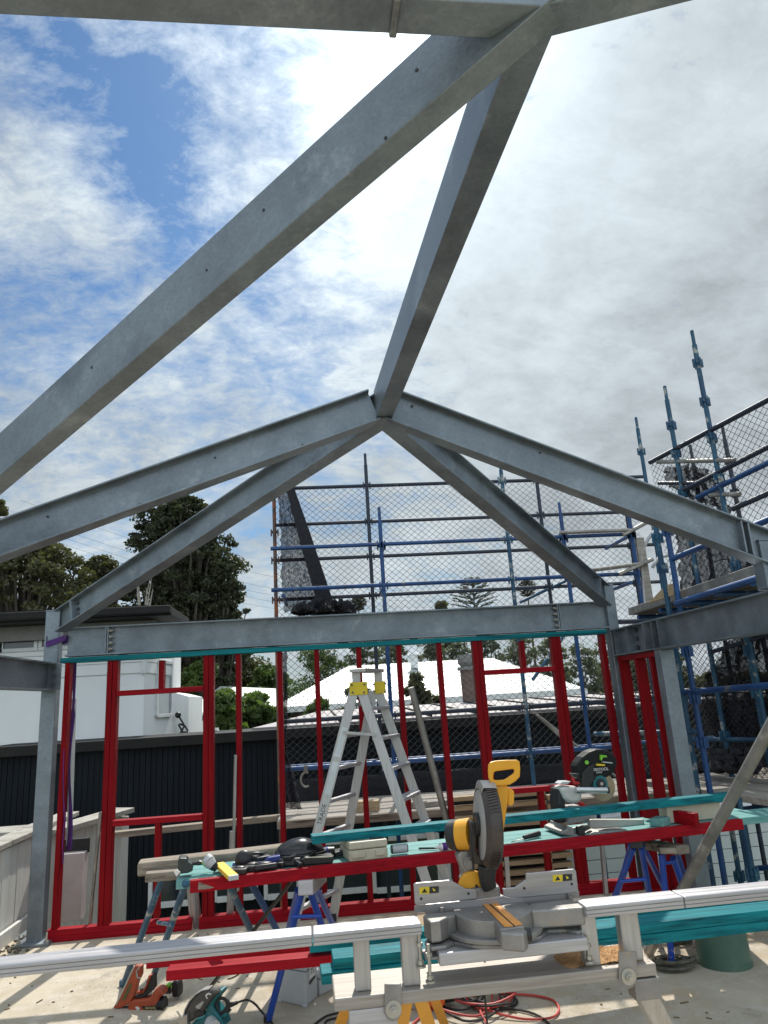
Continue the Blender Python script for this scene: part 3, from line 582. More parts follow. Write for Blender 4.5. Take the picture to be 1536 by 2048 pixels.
for i in range(60):
    xx = x0+.4+i*.62
    if xx < xq2: continue
    if xx > x1-.7: break
    mb.bar(V(xx, YB, ztb+.09), V(xx-.1, YB+3.5, zr1+.035), .03, .03)
mb.build('roof_rib', ROOFD, r)
mb = MB(); mb.prism([V(xq2, YB+4.2, ztb), V(xq2, YB+3.6, ztb), V(x1-.6, YB+3.6, ztb), V(x1-.6, YB+4.2, ztb)], V(0, 0, zr1-ztb)); mb.build('upper_wall', ROOFD, t)
for i, (a, b, ya, yb_) in enumerate(((300, 392, 1755, 1812), (430, 512, 1745, 1800), (532, 598, 1735, 1795), (604, 742, 1690, 1790), (750, 882, 1680, 1782), (900, 1010, 1675, 1772))):
    xa, xb = P(a, yb_, y=YB-.06).x, P(b, yb_, y=YB-.06).x; za, zb_ = P(a, ya, y=YB-.06).z, P(a, yb_, y=YB-.06).z
    mb = MB(); fw = .05; yy = YB-.045
    mb.box((xa, yy, (za+zb_)/2), (fw, .06, za-zb_+fw)); mb.box((xb, yy, (za+zb_)/2), (fw, .06, za-zb_+fw)); mb.box(((xa+xb)/2, yy, zb_), (xb-xa-fw, .07, fw*1.3)); mb.box(((xa+xb)/2, yy, za), (xb-xa-fw, .06, fw))
    f = mb.build('window', FRAMEW, t, .004); MB().box(((xa+xb)/2, yy+.01, (za+zb_)/2), (xb-xa-fw, .01, za-zb_-fw)).build('pane', GLASS, f)
# capping rail between
tag(MB().bar(P(200, 1672, y=7.9), P(568, 1634, y=7.9), .12, .055).build('timber_rail', OLDW, None, .004), 'weathered timber rail running in front of the black wall at window sill height', 'rail', kind='thing')
# slab edge of neighbour, far left low
tag(MB().box((-5.2, 9.0, P(40, 1662, y=8.9).z-.1), (4.4, .5, .24)).build('concrete_ledge', CONC, None, .02), 'rough concrete ledge beyond the left parapet below the black wall', 'ledge', kind='thing')
tag(MB().box((-5.4, 9.12, -1.4), (4.6, .3, 3.2)).build('low_wall', WHITE, None, .01), 'plain white low wall below the rough concrete ledge at the left', 'wall', kind='thing')

# white two storey house, left
YH = 15.0
xe_ = P(345, 1225, y=YH-.7).x; yend = max(P(378, 1237, x=xe_).y, YH+2.3)
t = thing('white_house', 'white rendered house with a dark flat roof at the left', 'building', (-6, YH, -3.2))
xc = P(287, 1400, y=YH).x; xl = -16.0; zroof = P(200, 1240, y=YH).z; zband = P(200, 1352, y=YH).z
xr2 = P(338, 1400, y=YH+1.6).x; yr2 = YH+1.9
mb = MB(); mb.prism([V(xl, YH, -3.2), V(xc, YH, -3.2), V(xr2, yr2, -3.2), V(xr2-.1, max(yend, yr2+1.5), -3.2), V(xl, max(yend, yr2+1.5), -3.2)], V(0, 0, zroof+3.2)); mb.build('wall', WHITE, t)
yw2 = YH+3.1; xw2 = P(377, 1420, y=yw2).x; zlow = P(340, 1384, y=yr2).z; zlow2 = P(377, 1393, y=yw2).z
mb = MB(); mb.add([V(xr2, yr2, -3.2), V(xw2, yw2, -3.2), V(xw2, yw2, zlow2), V(xr2, yr2, zlow), V(xr2-.2, yw2+2, -3.2), V(xw2, yw2+2, -3.2), V(xw2, yw2+2, zlow2), V(xr2-.2, yw2+2, zlow)], [(0, 1, 2, 3), (4, 7, 6, 5), (0, 4, 5, 1), (3, 2, 6, 7), (1, 5, 6, 2), (0, 3, 7, 4)]); mb.build('parapet', WHITE, t)
mb = MB()   # weatherboards above the band
for i in range(9):
    z = zband+.02+i*.22
    if z+.2 > zroof: break
    mb.bar(V(xl, YH-.02-.0, z+.1), V(xc+.03, YH-.02, z+.1), .03, .205)
    a = V(xc+.0, YH-.0, z+.1); b = V(xr2, yr2, z+.1); nrm = (b-a).cross(Z).normalized(); mb.bar(a+nrm*.02, b+nrm*.02, .03, .205)
mb.build('weatherboards', WHITE, t, .004)
MB().box((xc+.0, YH-.03, (zband+zroof)/2), (.10, .10, zroof-zband)).build('corner_board', FRAMEW, t, .004)
ze = P(345, 1214, y=YH-.7).z
xe = P(345, 1225, y=YH-.7).x
yend = P(378, 1237, x=xe).y; mb = MB(); mb.prism([V(xl, YH-.8, ze), V(xe, YH-.8, ze), V(xe, yend, ze-.02), V(xl, yend, ze)], V(0, 0, -.17)); r = mb.build('roof', ROOFD, t, .02)
MB().box(((xl+xe)/2, YH-.86, ze-.06), (xe-xl, .12, .15)).build('gutter', ROOFD, r, .02)
mb = MB(); mb.prism([V(xl, YH-.3, ze+.02), V(xe-.6, YH-.3, ze+.02), V(xe-.3, yend-.2, ze+.02), V(xl, yend-.2, ze+.02)], V(0, 0, .10)); mb.build('roof_capping', ROOFD, r)
MB().box(((xl+xe)/2-.3, YH-.12, ze-.32), (xe-xl-.3, .24, .28)).build('soffit', mat('grey_soffit', (.25, .24, .23), rough=.7), t)
za, zb_ = P(40, 1262, y=YH-.05).z, P(40, 1300, y=YH-.05).z
for a, b in ((-60, 3), (5, 73), (82, 150)):
    xa, xb = P(a, 1280, y=YH-.05).x, P(b, 1280, y=YH-.05).x
    mb = MB(); mb.box(((xa+xb)/2, YH-.05, za), (xb-xa+.08, .07, .07)); mb.box(((xa+xb)/2, YH-.05, zb_), (xb-xa+.08, .07, .07)); mb.box((xa, YH-.05, (za+zb_)/2), (.07, .07, za-zb_-.07)); mb.box((xb, YH-.05, (za+zb_)/2), (.07, .07, za-zb_-.07))
    f = mb.build('window', FRAMEW, t, .005); MB().box(((xa+xb)/2, YH-.045, (za+zb_)/2), (xb-xa-.07, .02, za-zb_-.07)).build('pane', GLASS, f)
# slot window on the receding face
u = (V(xr2, yr2, 0)-V(xc, YH, 0)).normalized(); nrm = u.cross(Z).normalized()
za, zb_ = P(315, 1322, y=YH+.8).z, P(315, 1432, y=YH+.8).z; a = V(xc, YH, 0)+u*.75+nrm*.02; b = V(xc, YH, 0)+u*1.75+nrm*.02
mb = MB(); mb.bar(a+Z*zb_, b+Z*zb_, .10, .07); mb.bar(a+Z*za, b+Z*za, .10, .07); mb.bar(a+Z*zb_, a+Z*za, .08, .09, up=u); mb.bar(b+Z*zb_, b+Z*za, .08, .09, up=u)
f = mb.build('window', FRAMEW, t, .005); mb = MB(); mb.bar((a+b)/2+Z*(zb_+.04), (a+b)/2+Z*(za-.04), .02, .9, up=u); mb.build('pane', mat('grey_blue_glass', (.22, .27, .30), rough=.15), f)
t = thing('folding_rack', 'small black folding frame leaning against the white house above the black wall', 'rack', P(366, 1470, y=YH+2.2))
for k, (a, b) in enumerate((((356, 1430), (376, 1462)), ((358, 1448), (371, 1451)), ((357, 1449), (372, 1478)), ((370, 1450), (354, 1478)), ((362, 1463), (376, 1465)))):
    MB().tube([P(*a, y=YH+2.0), P(*b, y=YH+2.05)], .022, 6).build('leg' if k in (2, 3) else 'bar', BLK, t)
MB().ball(P(356, 1430, y=YH+2.0), .07).build('cap', BLK, t)

# house with the pale metal roof
YP = 26.0
t = thing('pale_roof_house', 'low house with a broad pale ribbed metal roof behind the ladder', 'building', (3, YP, -3.2))
e0, e1 = P(545, 1398, y=YP), P(1175, 1398, y=YP); ze = P(800, 1400, y=YP).z; zrg = P(900, 1321, y=YP+5).z
rr0, rr1 = P(697, 1333, y=YP+5), P(985, 1320, y=YP+5)
q = [V(e0.x, YP, ze), V(e1.x, YP, ze), V(rr1.x, YP+5, zrg), V(rr0.x, YP+5, zrg), V(e0.x, YP+10, ze), V(e1.x, YP+10, ze)]
mb = MB(); mb.add(q, [(0, 1, 2, 3), (1, 5, 2), (0, 3, 4), (4, 3, 2, 5)]); r = mb.build('roof', PALEROOF, t); pass
mb = MB(); n_ = 110
for i in range(1, n_):
    x = e0.x+(e1.x-e0.x)*i/n_
    f = min(1, (x-q[0].x)/(q[3].x-q[0].x), (q[1].x-x)/(q[1].x-q[2].x))
    if f > .02: mb.bar(V(x, YP, ze+.005), V(x, YP+4.97*f, ze+(zrg-ze)*f*.994+.005), .03, .03)
mb.build('roof_rib', PALEROOF, r)
MB().box(((e0.x+e1.x)/2, YP-.05, ze-.10), (e1.x-e0.x, .14, .18)).build('gutter', FRAMEW, t)
MB().box(((e0.x+e1.x)/2, YP+5.5, (ze-3.4)/2), (e1.x-e0.x-1.2, 9, ze+3.0)).build('wall', mat('dark_brown_wall', (.07, .055, .045), rough=.8), t)
vp = P(828, 1322, y=YP+4); mb = MB(); mb.tube([vp-V(0, 0, .3), vp+V(0, 0, .25)], .16, 12); mb.tube([vp+V(0, 0, .25), vp+V(0, 0, .36)], .28, 12, .2); mb.tube([vp+V(0, 0, .36), vp+V(0, 0, .62)], .16, 12, .02); mb.build('roof_vent', WHITE, r)
# second, nearer roof strip and small pale roofs left
t = thing('small_pale_roof_house', 'small house with a white metal roof half hidden by bushes left of the ladder', 'building', (-2, 22, -3.2))
a, b = P(372, 1402, y=22), P(560, 1440, y=22)
mb = MB(); mb.prism([V(a.x, 22, P(400, 1426, y=22).z), V(b.x, 22, P(560, 1445, y=22).z), V(b.x-.3, 27, P(500, 1400, y=22).z+.3), V(a.x+.3, 27, P(400, 1395, y=22).z+.35)], V(0, 0, .08)); mb.build('roof', PALEROOF, t)
MB().box(((a.x+b.x)/2, 24.5, (P(450, 1440, y=22).z-3.2)/2), (b.x-a.x-.4, 4.4, P(450, 1440, y=22).z+3.2)).build('wall', WHITE, t)
# chimney
t = thing('chimney', 'brown round chimney stack with a stepped grey cap rising behind the mesh', 'chimney', P(948, 1440, y=13.5))
c = P(948, 1440, y=13.6); zt_ = P(935, 1340, y=13.6).z
MB().tube([V(c.x, c.y, c.z-.6), V(c.x-.02, c.y, zt_)], .165, 20).build('stack', BROWN, t)
mb = MB(); mb.tube([V(c.x-.02, c.y, zt_), V(c.x-.02, c.y, zt_+.06)], .21, 20); mb.tube([V(c.x-.02, c.y, zt_+.06), V(c.x-.02, c.y, zt_+.14)], .14, 20, .19); mb.tube([V(c.x-.02, c.y, zt_+.14), V(c.x-.02, c.y, zt_+.28)], .195, 20); mb.build('cap', STONE, t)
# white weatherboard house, low right
t = thing('weatherboard_house', 'pale weatherboard wall seen low down through the right scaffolding', 'building', (5, 9, -3.2))
a = P(1150, 1700, y=9.6); mb = MB(); zt_ = -.05
mb.box(((a.x+12)/2, 10.2, -1.55), (12-a.x, 1.2, 3.3)); mb.build('wall', WHITE, t)
mb = MB()
for i in range(20): mb.bar(V(a.x-.0, 9.56, .02-i*.16), V(12, 9.56, .02-i*.16), .03, .152)
mb.build('weatherboards', mat('pale_weatherboard', (.58, .62, .61), (.50, .54, .53), sc=1, rough=.6), t, .004)

# ================================================================ SCAFFOLDS
def coupler(mb, p, s=.82):
    # star ring with wedge pins round a standard
    mb.tube([p-V(0, 0, .02*s), p+V(0, 0, .02*s)], .042*s, 8)
    for dx, dy in ((.052, 0), (-.052, 0), (0, .052), (0, -.052)): mb.box(p+V(dx*s, dy*s, -.01*s), (.022*s, .022*s, .11*s))
def scaffold(name_label, std, led, m_by=None, grp=None, cat='scaffold', loc=(0, 0, 0)):
    t = thing('scaffold', name_label, cat, loc, grp)
    for (a, b, m, nodes) in std:
        o = MB().tube([a, b], .024, 10).build('standard', m, t)
        mb = MB(); mb.tube([b-V(0, 0, .001), b+V(0, 0, .16)], .018, 8); mb.build('spigot', m, o)
        for z in nodes:
            f = (z-a.z)/(b.z-a.z); p = a+(b-a)*f; mb = MB(); coupler(mb, p); mb.build('coupler', m, o)
    for (a, b, m, r) in led: MB().tube([a, b], r, 9).build('ledger', m, t)
    return t
Y1, Y2 = 8.2, 9.0
def at1(px, py): return P(px, py, y=Y1)
def at2(px, py): return P(px, py, y=Y2)
zo = [at2(742, y).z for y in (970, 1042, 1112, 1190)]+[at2(742, 1432).z, at2(700, 1526).z]
zi = [at1(770, y).z for y in (1088, 1170)]+[at1(700, 1530).z, at1(700, 1435).z]
def sx2(px, py): return at2(px, py).x
so2 = []
for px, py, top, m in ((735, 1000, 930, NAVY), (1078, 1000, 955, NAVY), (1258, 1060, 1005, NAVY)):
    x = sx2(px, py); so2.append((V(x, Y2, -3.2), V(x, Y2, at2(px, top).z), m, [z+.0 for z in zo]))
x = sx2(550, 1100); so2.append((V(x, Y2, -3.2), V(x, Y2, zo[0]+.02), RUST, [zo[1]-.1, zo[2], zo[3]]))
for px, py, top in ((763, 1100, 1040), (1130, 1100, 1030), (1008, 1000, 940), (1262, 1060, 1015)):
    x = at1(px, py).x; so2.append((V(x, Y1, -3.2), V(x, Y1, at1(px, top).z), BLUE if px != 1008 else OLDBLUE, [z for z in zi]+[zi[0]-.02 if px != 1008 else at1(1008, 960).z]))
xl2, xr2_ = sx2(550, 1100), sx2(1300, 1000); led = []
for z in zo[:4]: led.append((V(xl2, Y2+.03, z), V(xr2_, Y2+.03, z), NAVY, .024))
led.append((V(xl2, Y2+.03, zo[4]), V(xr2_+.6, Y2+.03, zo[4]), NAVY, .024)); led.append((V(xl2, Y2+.03, zo[5]), V(xr2_+.6, Y2+.03, zo[5]), BLUE, .024))
for z in zi[:2]: led.append((V(xl2-.0, Y1, z), V(at1(1270, 1100).x, Y1, z), BLUE, .024))
led.append((V(at1(566, 1500).x, Y1, zi[2]), V(at1(1230, 1500).x, Y1, zi[2]), BLUE, .026)); led.append((V(at1(566, 1440).x, Y1, zi[3]), V(at1(1230, 1400).x, Y1, zi[3]), NAVY, .026))
z = at1(1060, 1405).z-.28; led.append((at1(1000, 1418), at1(1400, 1392), NAVY, .024))
# short transoms and braces
for px, py in ((566, 1191), (770, 1170), (770, 1088), (1262, 1165), (1262, 1070)):
    a = at1(px, py); led.append((V(a.x, Y1, a.z), V(a.x, Y2, a.z), BLUE, .022))
led.append((at2(1040, 1205), at2(1160, 1148), OLDBLUE, .02)); led.append((at1(1075, 1430), at1(1150, 1500), GTUBE, .018)); led.append((at1(1065, 1360), at1(1150, 1240), OLDBLUE, .02))
led.append((at2(1068, 1425), at2(1240, 1560), GTUBE, .018)); led.append((at2(1200, 1560), at2(1262, 1440), OLDBLUE, .02))
sc1 = scaffold('blue and black tube scaffold standing behind the far wall frame', so2, led, loc=(1, 8.6, -3.2))
# white guard gates at the corner
gt = thing('guard_gate', 'pale bent tube guard gate at the scaffold corner above the right hip rafter', 'guard gate', at1(1300, 1180))
mb = MB(); mb.tube([at1(1293, 1260), at1(1282, 1108), at1(1296, 1078), at1(1312, 1058), at1(1340, 1058)], .022, 8); mb.build('tube', ALU, gt)
mb = MB(); mb.tube([at1(1305, 1135), at1(1318, 1114), at1(1345, 1110)], .02, 8); mb.build('tube', ALU, gt)
for a, b in (((1117, 1067), (1255, 1062)), ((1180, 1142), (1290, 1128)), ((1243, 1072), (1292, 1046)), ((1235, 1150), (1302, 1120))):
    MB().tube([at1(*a)+V(0, -.05, 0), at1(*b)+V(0, -.05, 0)], .024, 9).build('rail', GTUBE, gt)
mb = MB(); mb.box(at1(1292, 1165), (.10, .04, 1.1)); mb.build('timber_post', GREYW, gt)

# scaffold on the right, running obliquely towards the camera
RA, RBp = P(1300, 925, z=4.1), P(1536, 800, z=4.1)
RS = Plane(RA, RBp); 
if RS.n.x < 0: RS.n = -RS.n
RI = Plane(RA-RS.n*.75, RBp-RS.n*.75); RI.n = RS.n
def rp(pl, px, py): return pl.at(px, py)
def stdr(pl, px, py, top, m, nodes, bot=-3.2):
    p = pl.at(px, py); tz = pl.at(px, py); 
    # height of the top seen at image row `top`
    lo, hi = p.z, 7.5
    def row(z):
        c = ROT.transposed() @ (V(p.x, p.y, z)-EYE); return CY+FOC*c.y/c.z
    for _ in range(40):
        mid = (lo+hi)/2
        if row(mid) > top: lo = mid
        else: hi = mid
    zt_ = lo; ns = []
    for r in nodes:
        lo, hi = -3, 7.5
        for _ in range(40):
            mid = (lo+hi)/2
            if row(mid) > r: lo = mid
            else: hi = mid
        ns.append(lo)
    return (V(p.x, p.y, bot), V(p.x, p.y, zt_), m, ns)
sr = [stdr(RS, 1428, 900, 690, OLDBLUE, (725, 802, 875, 955, 1050, 1130, 1470)), stdr(RS, 1358, 940, 800, OLDBLUE, (850, 905, 985, 1060, 1470)),
      stdr(Plane(RA+RS.n*.9, RBp+RS.n*.9), 1465, 960, 880, NAVY, (920, 985, 1050, 1480)), stdr(Plane(RA+RS.n*.9, RBp+RS.n*.9), 1396, 980, 915, NAVY, (960, 1050)),
      stdr(Plane(RA+V(.4, 1.6, 0), RBp+V(.4, 1.6, 0)), 1290, 950, 858, OLDBLUE, (902,)),
      stdr(RI, 1390, 1400, 1045, BLUE, (1060, 1301, 1394, 1483)), stdr(RI, 1262+60, 1120, 1048, OLDBLUE, (1075, 1135)),
      stdr(RS, 1525, 1450, 1240, OLDBLUE, (1300, 1383, 1480, 1640, 1690)), stdr(RI, 1500, 1720, 1640, OLDBLUE, (1745,)),
      stdr(RS, 1372, 1440, 1310, OLDBLUE, (1330, 1400, 1520))]
ext = (RBp-RA)
def rl(pl, a, b, m, r=.024, k=0.0):
    p, q = pl.at(*a), pl.at(*b); d = (q-p).normalized(); return (p-d*0.0, q+d*min(k, .8), m, r)
lr = [rl(RS, (1300, 925), (1536, 800), NAVY, .026, 3), rl(RS, (1366, 981), (1536, 894), NAVY, .026, 3), rl(RS, (1394, 995), (1536, 926), BLUE, .026, 3), rl(RS, (1466, 1018), (1536, 987), NAVY, .026, 3),
      rl(RS, (1340, 1062), (1440, 1020), NAVY, .024, 0), rl(RI, (1345, 1118), (1536, 1040), BLUE, .026, 3), rl(RS, (1315, 924), (1470, 920), GTUBE, .022), rl(RS, (1318, 966), (1400, 966), NAVY, .022), rl(RS, (1420, 990), (1480, 988), GTUBE, .022),
      rl(RI, (1355, 1386), (1536, 1371), BLUE, .026, 3), rl(RS, (1240, 1404), (1380, 1382), NAVY, .024), rl(RS, (1365, 1478), (1536, 1480), OLDBLUE, .024, 2), rl(RI, (1190, 1468), (1390, 1463), OLDBLUE, .024), rl(RS, (1420, 1305), (1536, 1270), NAVY, .02),
      (P(1352, 1207, z=2.40), P(1560, 1143, z=2.40), BLUE, .026), rl(RS, (1205, 1245), (1330, 1240), NAVY, .03), rl(RS, (1470, 1620), (1536, 1612), BLUE, .022, 1), rl(RS, (1510, 1737), (1560, 1733), BLUE, .024, 1)]
for pxs in ((1323, 1500, 1720), (1367, 1600, 1790), (1406, 1600, 1790), (1460, 1620, 1790)):
    px, a, b = pxs; p = RS.at(px, a); sr.append(stdr(RS, px, 1640, 1590, OLDBLUE, (1688,) if px == 1367+0 else (1750,) if px != 1406 else ()))
sc2 = scaffold('blue tube scaffold running along the right side of the deck towards the camera', sr, lr, loc=(3.7, 6, -3.2))
# boards of the right scaffold lift
def deck(name, label, pts, th, m, cat='scaffold boards', n=4, along=None):
    t = thing(name, label, cat, (pts[0]+pts[2])/2); a, b, c, d = pts       # a-b near edge, d-c far edge
    for i in range(n):
        f0, f1 = i/n+.008, (i+1)/n-.008
        q = [a+(d-a)*f0, b+(c-b)*f0, b+(c-b)*f1, a+(d-a)*f1]; mb = MB(); mb.prism(q, V(0, 0, -th)); mb.build('board', m, t, .004)
    return t
zdk = 2.5; e0_, e1_ = P(1262, 1222, z=zdk), P(1560, 1124, z=zdk)
dk = deck('scaffold_boards', 'scaffold deck of dark planks high behind the right side beam', [e0_, e1_, e1_+RS.n*1.25, e0_+RS.n*1.25], .045, mat('dark_planks', (.13, .11, .09), (.06, .05, .042), sc=2.4, st=(.8, 10, 10), rough=.9))
for k_ in range(5):
    q_ = e0_+(e1_-e0_)*(k_+.3)/5-V(0, 0, .085); MB().tube([q_, q_+RS.n*1.25], .024, 8).build('transom', BLUE, dk)
MB().prism([e0_-RS.n*.004+V(0, 0, .03), e1_-RS.n*.004+V(0, 0, .03), e1_-RS.n*.004+V(0, 0, -.045), e0_-RS.n*.004+V(0, 0, -.045)], -RS.n*.03).build('edge_board', GTUBE, dk, .004)
tag(MB().prism([RI.at(1297, 1206), RI.at(1330, 1171), RI.at(1348, 1166), RI.at(1348, 1190)], RS.n*.03).build('plywood_offcut', WOOD, None), 'pale plywood offcut standing on the high right scaffold deck', 'plywood', kind='thing')
# lower deck behind the far wall frame
zlow_ = at1(700, 1612).z
a, b = V(at1(562, 1600).x, 7.55, zlow_), V(at1(1300, 1600).x, 7.55, zlow_)
deck('scaffold_boards', 'lower scaffold deck of grey planks just behind the far wall frame', [a, b, b+V(0, 1.3, 0), a+V(0, 1.3, 0)], .055, GREYW, n=5)
tag(MB().box(((a.x+b.x)/2, 7.51, zlow_-.035), (b.x-a.x, .035, .07)).build('edge_board_plank', OLDW, None, .003), 'dark edge board below the lower grey plank deck', 'board', kind='thing')
a, b = RI.at(1280, 1585), RI.at(1545, 1570); zz_ = (a.z+b.z)/2; a.z = b.z = zz_; b = a+(b-a)*1.8
deck('scaffold_boards', 'rough grey planks of the right scaffold at deck height', [a, b, b+RS.n*1.5, a+RS.n*1.5], .05, GREYW, n=5)
for k, (px, py, w, h, lab) in enumerate(((728, 1594, .30, .10, 'stacked timber blocks on the lower plank deck behind the ladder'), (835, 1598, .18, .06, 'small timber block on the lower plank deck right of the ladder'), (862, 1588, .42, .05, 'flat timber offcut on the lower plank deck beside the leaning pipe'))):
    p = P(px, py, y=7.75); tag(MB().box((p.x, 7.75, zlow_+h/2+.001), (w, .12, h), Matrix.Rotation(.2*(k-1), 3, 'Z')).build('timber_block', WOOD if k == 0 else GREYW, None, .004), lab, 'timber block', kind='thing')
# hanging clamp
mb = MB(); c = at1(612, 1552)-V(0, .05, 0); mb.tube([c+V(.055*math.cos(q), 0, .075*math.sin(q)-.03) for q in [math.radians(60+i*24) for i in range(11)]], .012, 7); mb.box(c+V(.0, 0, .075), (.04, .03, .07)); tag(mb.build('clamp', GTUBE, None), 'open ring clamp hanging from the lower blue scaffold tube', 'clamp', kind='thing')
# stack of pale slats (pallets) on the far side
t = thing('slat_stack', 'stack of pale timber slats with dark gaps standing behind the second window opening', 'timber stack', P(1000, 1780, y=7.5))
for (xa, xb, k) in ((905, 1088, 0), (1092, 1128, 1)):
    for i in range(11):
        yy = 1592+i*19.5; p, q = P(xa+i*1.5, yy+(2 if k else 6), y=7.45), P(xb+i*2.2, yy-4, y=7.45); q.z = p.z
        MB().bar(p+V(0, (i % 2)*.012, 0), q+V(0, (i % 2)*.012, 0), .10, .042).build('slat', WOOD, t, .003)
mb = MB(); p, q = P(905, 1690, y=7.6), P(1128, 1690, y=7.6); mb.box(((p.x+q.x)/2, 7.62, (P(1000, 1600, y=7.6).z+P(1000, 1790, y=7.6).z)/2), (q.x-p.x, .10, 1.0)); mb.build('gap_backing', BLK, t)  # black block behind the slats, shows as their dark gaps

# chain wire screens
def chain(name, label, pl_o, u, w, h, pitch=.095, r=.0028, keep=None):
    mb = MB(); u = Vector(u).normalized(); v = Z; asp = .85; H_ = h/asp
    for sgn in (1, -1):
        s0 = -H_ if sgn > 0 else 0; s = s0; end = w if sgn > 0 else w+H_
        while s < end:
            a0 = max(0.0, s if sgn > 0 else s-H_); 
            # line: x = s + sgn*t , z = t*asp
            if sgn > 0: t0 = max(0, -s); t1 = min(H_, w-s)
            else: t0 = max(0, s-w); t1 = min(H_, s)
            if t1 > t0+.02:
                p = pl_o+u*(s+sgn*t0)+v*t0*asp; q = pl_o+u*(s+sgn*t1)+v*t1*asp
                if keep is None: mb.tube([p, q], r, 3, cap=False)
                else:
                    n = max(2, int((t1-t0)/.12))
                    for i in range(n):
                        a, b = p+(q-p)*(i/n), p+(q-p)*((i+1)/n)
                        if keep((a+b)/2): mb.tube([a, b], r, 3, cap=False)
            s += pitch
    o = mb.build(name, WIRE, None, recalc=False); return tag(o, label, 'wire mesh', 'chain wire screens on the scaffolds', 'thing')
xm0, xm1 = xl2+.02, sx2(1268, 1000)
chain('chain_wire', 'dark diamond wire screen on the scaffold behind the far wall frame', V(xm0, Y2+.065, zlow_+.05), V(1, 0, 0), xm1-xm0+.9, zo[0]-zlow_-.05, keep=lambda p: p.x < xm1 or p.z < 2.5)
lo_ = RA-(RBp-RA).normalized()*.05+RS.n*.04; lo_.z = zdk+.02
chain('chain_wire', 'dark diamond wire screen on the right scaffold above its high deck', lo_, (RBp-RA), 5.2, 4.1-zdk, pitch=.085)
lo2 = RS.at(1440, 1400)+RS.n*.06; lo2.z = .75
chain('chain_wire', 'sagging dark wire screen on the right scaffold below its high deck', lo2-(RBp-RA).normalized()*1.6, (RBp-RA), 4.2, zdk-1.0, pitch=.075)

def sheet(name, label, m, grid, th=0, cat='net', group='black nets on the scaffolds', wob=.05, seed=1):
    # grid: list of rows of 3-D points, densified and crumpled
    rg = random.Random(seed); rows = []; K = 9
    def lerp(a, b, f): return a+(b-a)*f
    dense = []
    for r in range(len(grid)-1):
        for k in range(K):
            f = k/K; dense.append([lerp(grid[r][c], grid[r+1][c], f) for c in range(len(grid[r]))])
    dense.append(list(grid[-1]))
    out = []
    for r in dense:
        rr = []
        for c in range(len(r)-1):
            for k in range(K): rr.append(lerp(r[c], r[c+1], k/K))
        rr.append(r[-1]); out.append([p+V(rg.uniform(-1, 1)*wob*.3, wob*(math.sin(i*1.1+j*.35)+rg.uniform(-.6, .6)), rg.uniform(-1, 1)*wob*.3) for j, (i, p) in enumerate([(i, p) for i, p in enumerate(rr)])])
    w = len(out[0]); mb = MB(); mb.add([p for r in out for p in r], [(j*w+i, j*w+i+1, (j+1)*w+i+1, (j+1)*w+i) for j in range(len(out)-1) for i in range(w-1)], True)
    o = mb.build(name, m, None)
    if th: o.modifiers.new('thick', 'SOLIDIFY').thickness = th
    return tag(o, label, cat, group, 'thing')
g2 = lambda px, py, dy=0: P(px, py, y=Y2-.12+dy)
sheet('shade_net', 'crumpled purplish black net hanging at the left end of the back scaffold', NETM, [[g2(556, 978), g2(568, 976), g2(582, 978)], [g2(562, 1080), g2(585, 1080), g2(606, 1080)], [g2(562, 1160), g2(600, 1165), g2(632, 1170)], [g2(568, 1222), g2(600, 1224), g2(655, 1222)]], wob=.06)
mb = MB(); mb.add([g2(572, 976, -.05), g2(588, 976, -.05), g2(618, 1060, -.08), g2(670, 1214, -.05), g2(636, 1214, -.05), g2(596, 1070, -.08)], [(0, 1, 2, 5), (5, 2, 3, 4)])
o = mb.build('rolled_net', NETK, None); o.modifiers.new('thick', 'SOLIDIFY').thickness = .05; tag(o, 'long folded edge of black net slanting down the left end of the back scaffold', 'net', 'black nets on the scaffolds', 'thing')
mb = MB()
hv = []; nx_, ny_ = 70, 16
for i in range(nx_+1):
    for j in range(ny_+1):
        f = i/nx_; g_ = j/ny_; a_ = math.pi*g_; R_ = (.05+.10*math.sin(math.pi*min(1, f*1.02))**.6)*(1+.35*math.sin(f*23+j*.7)+random.uniform(-.22, .22)) if 0 < i < nx_ else .01
        p = P(583+f*128, 1228, y=Y2-.35); hv.append(p+V(random.uniform(-.02, .02), -R_*1.5*math.cos(a_), R_*math.sin(a_)*(1.25 if f > .75 else .9)))
mb.add(hv, [(i*(ny_+1)+j, i*(ny_+1)+j+1, (i+1)*(ny_+1)+j+1, (i+1)*(ny_+1)+j) for i in range(nx_) for j in range(ny_)], True)
tag(mb.build('net_heap', NETK, None), 'heap of bunched black net lying above the far steel beam at the left', 'net', 'black nets on the scaffolds', 'thing')
g1 = lambda px, py, dy=0: P(px, py, y=Y1-.3+dy)
sheet('shade_net', 'narrow strip of black net hanging behind the red studs left of the ladder', NETT, [[g1(563, 1305), g1(574, 1305)], [g1(566, 1400), g1(575, 1400)], [g1(566, 1500), g1(572, 1500)], [g1(568, 1560), g1(590, 1560)], [g1(570, 1618), g1(604, 1618)]], wob=.03, seed=3)
h = lambda px, py, k=.10: RS.at(px, py)+RS.n*k
sheet('shade_net', 'black net bunched on the right scaffold above the right rafter', NETM, [[h(1316, 935), h(1355, 930), h(1400, 940)], [h(1318, 962), h(1370, 975), h(1432, 990)], [h(1350, 985), h(1400, 1010), h(1445, 1030)]], wob=.07, seed=5)
sheet('shade_net', 'dense black net bunched below the right rafter on the right scaffold', NETT, [[h(1338, 1030), h(1400, 1045), h(1490, 1085)], [h(1340, 1100), h(1400, 1100), h(1500, 1115)], [h(1345, 1185), h(1410, 1170), h(1505, 1140)]], wob=.08, seed=6)
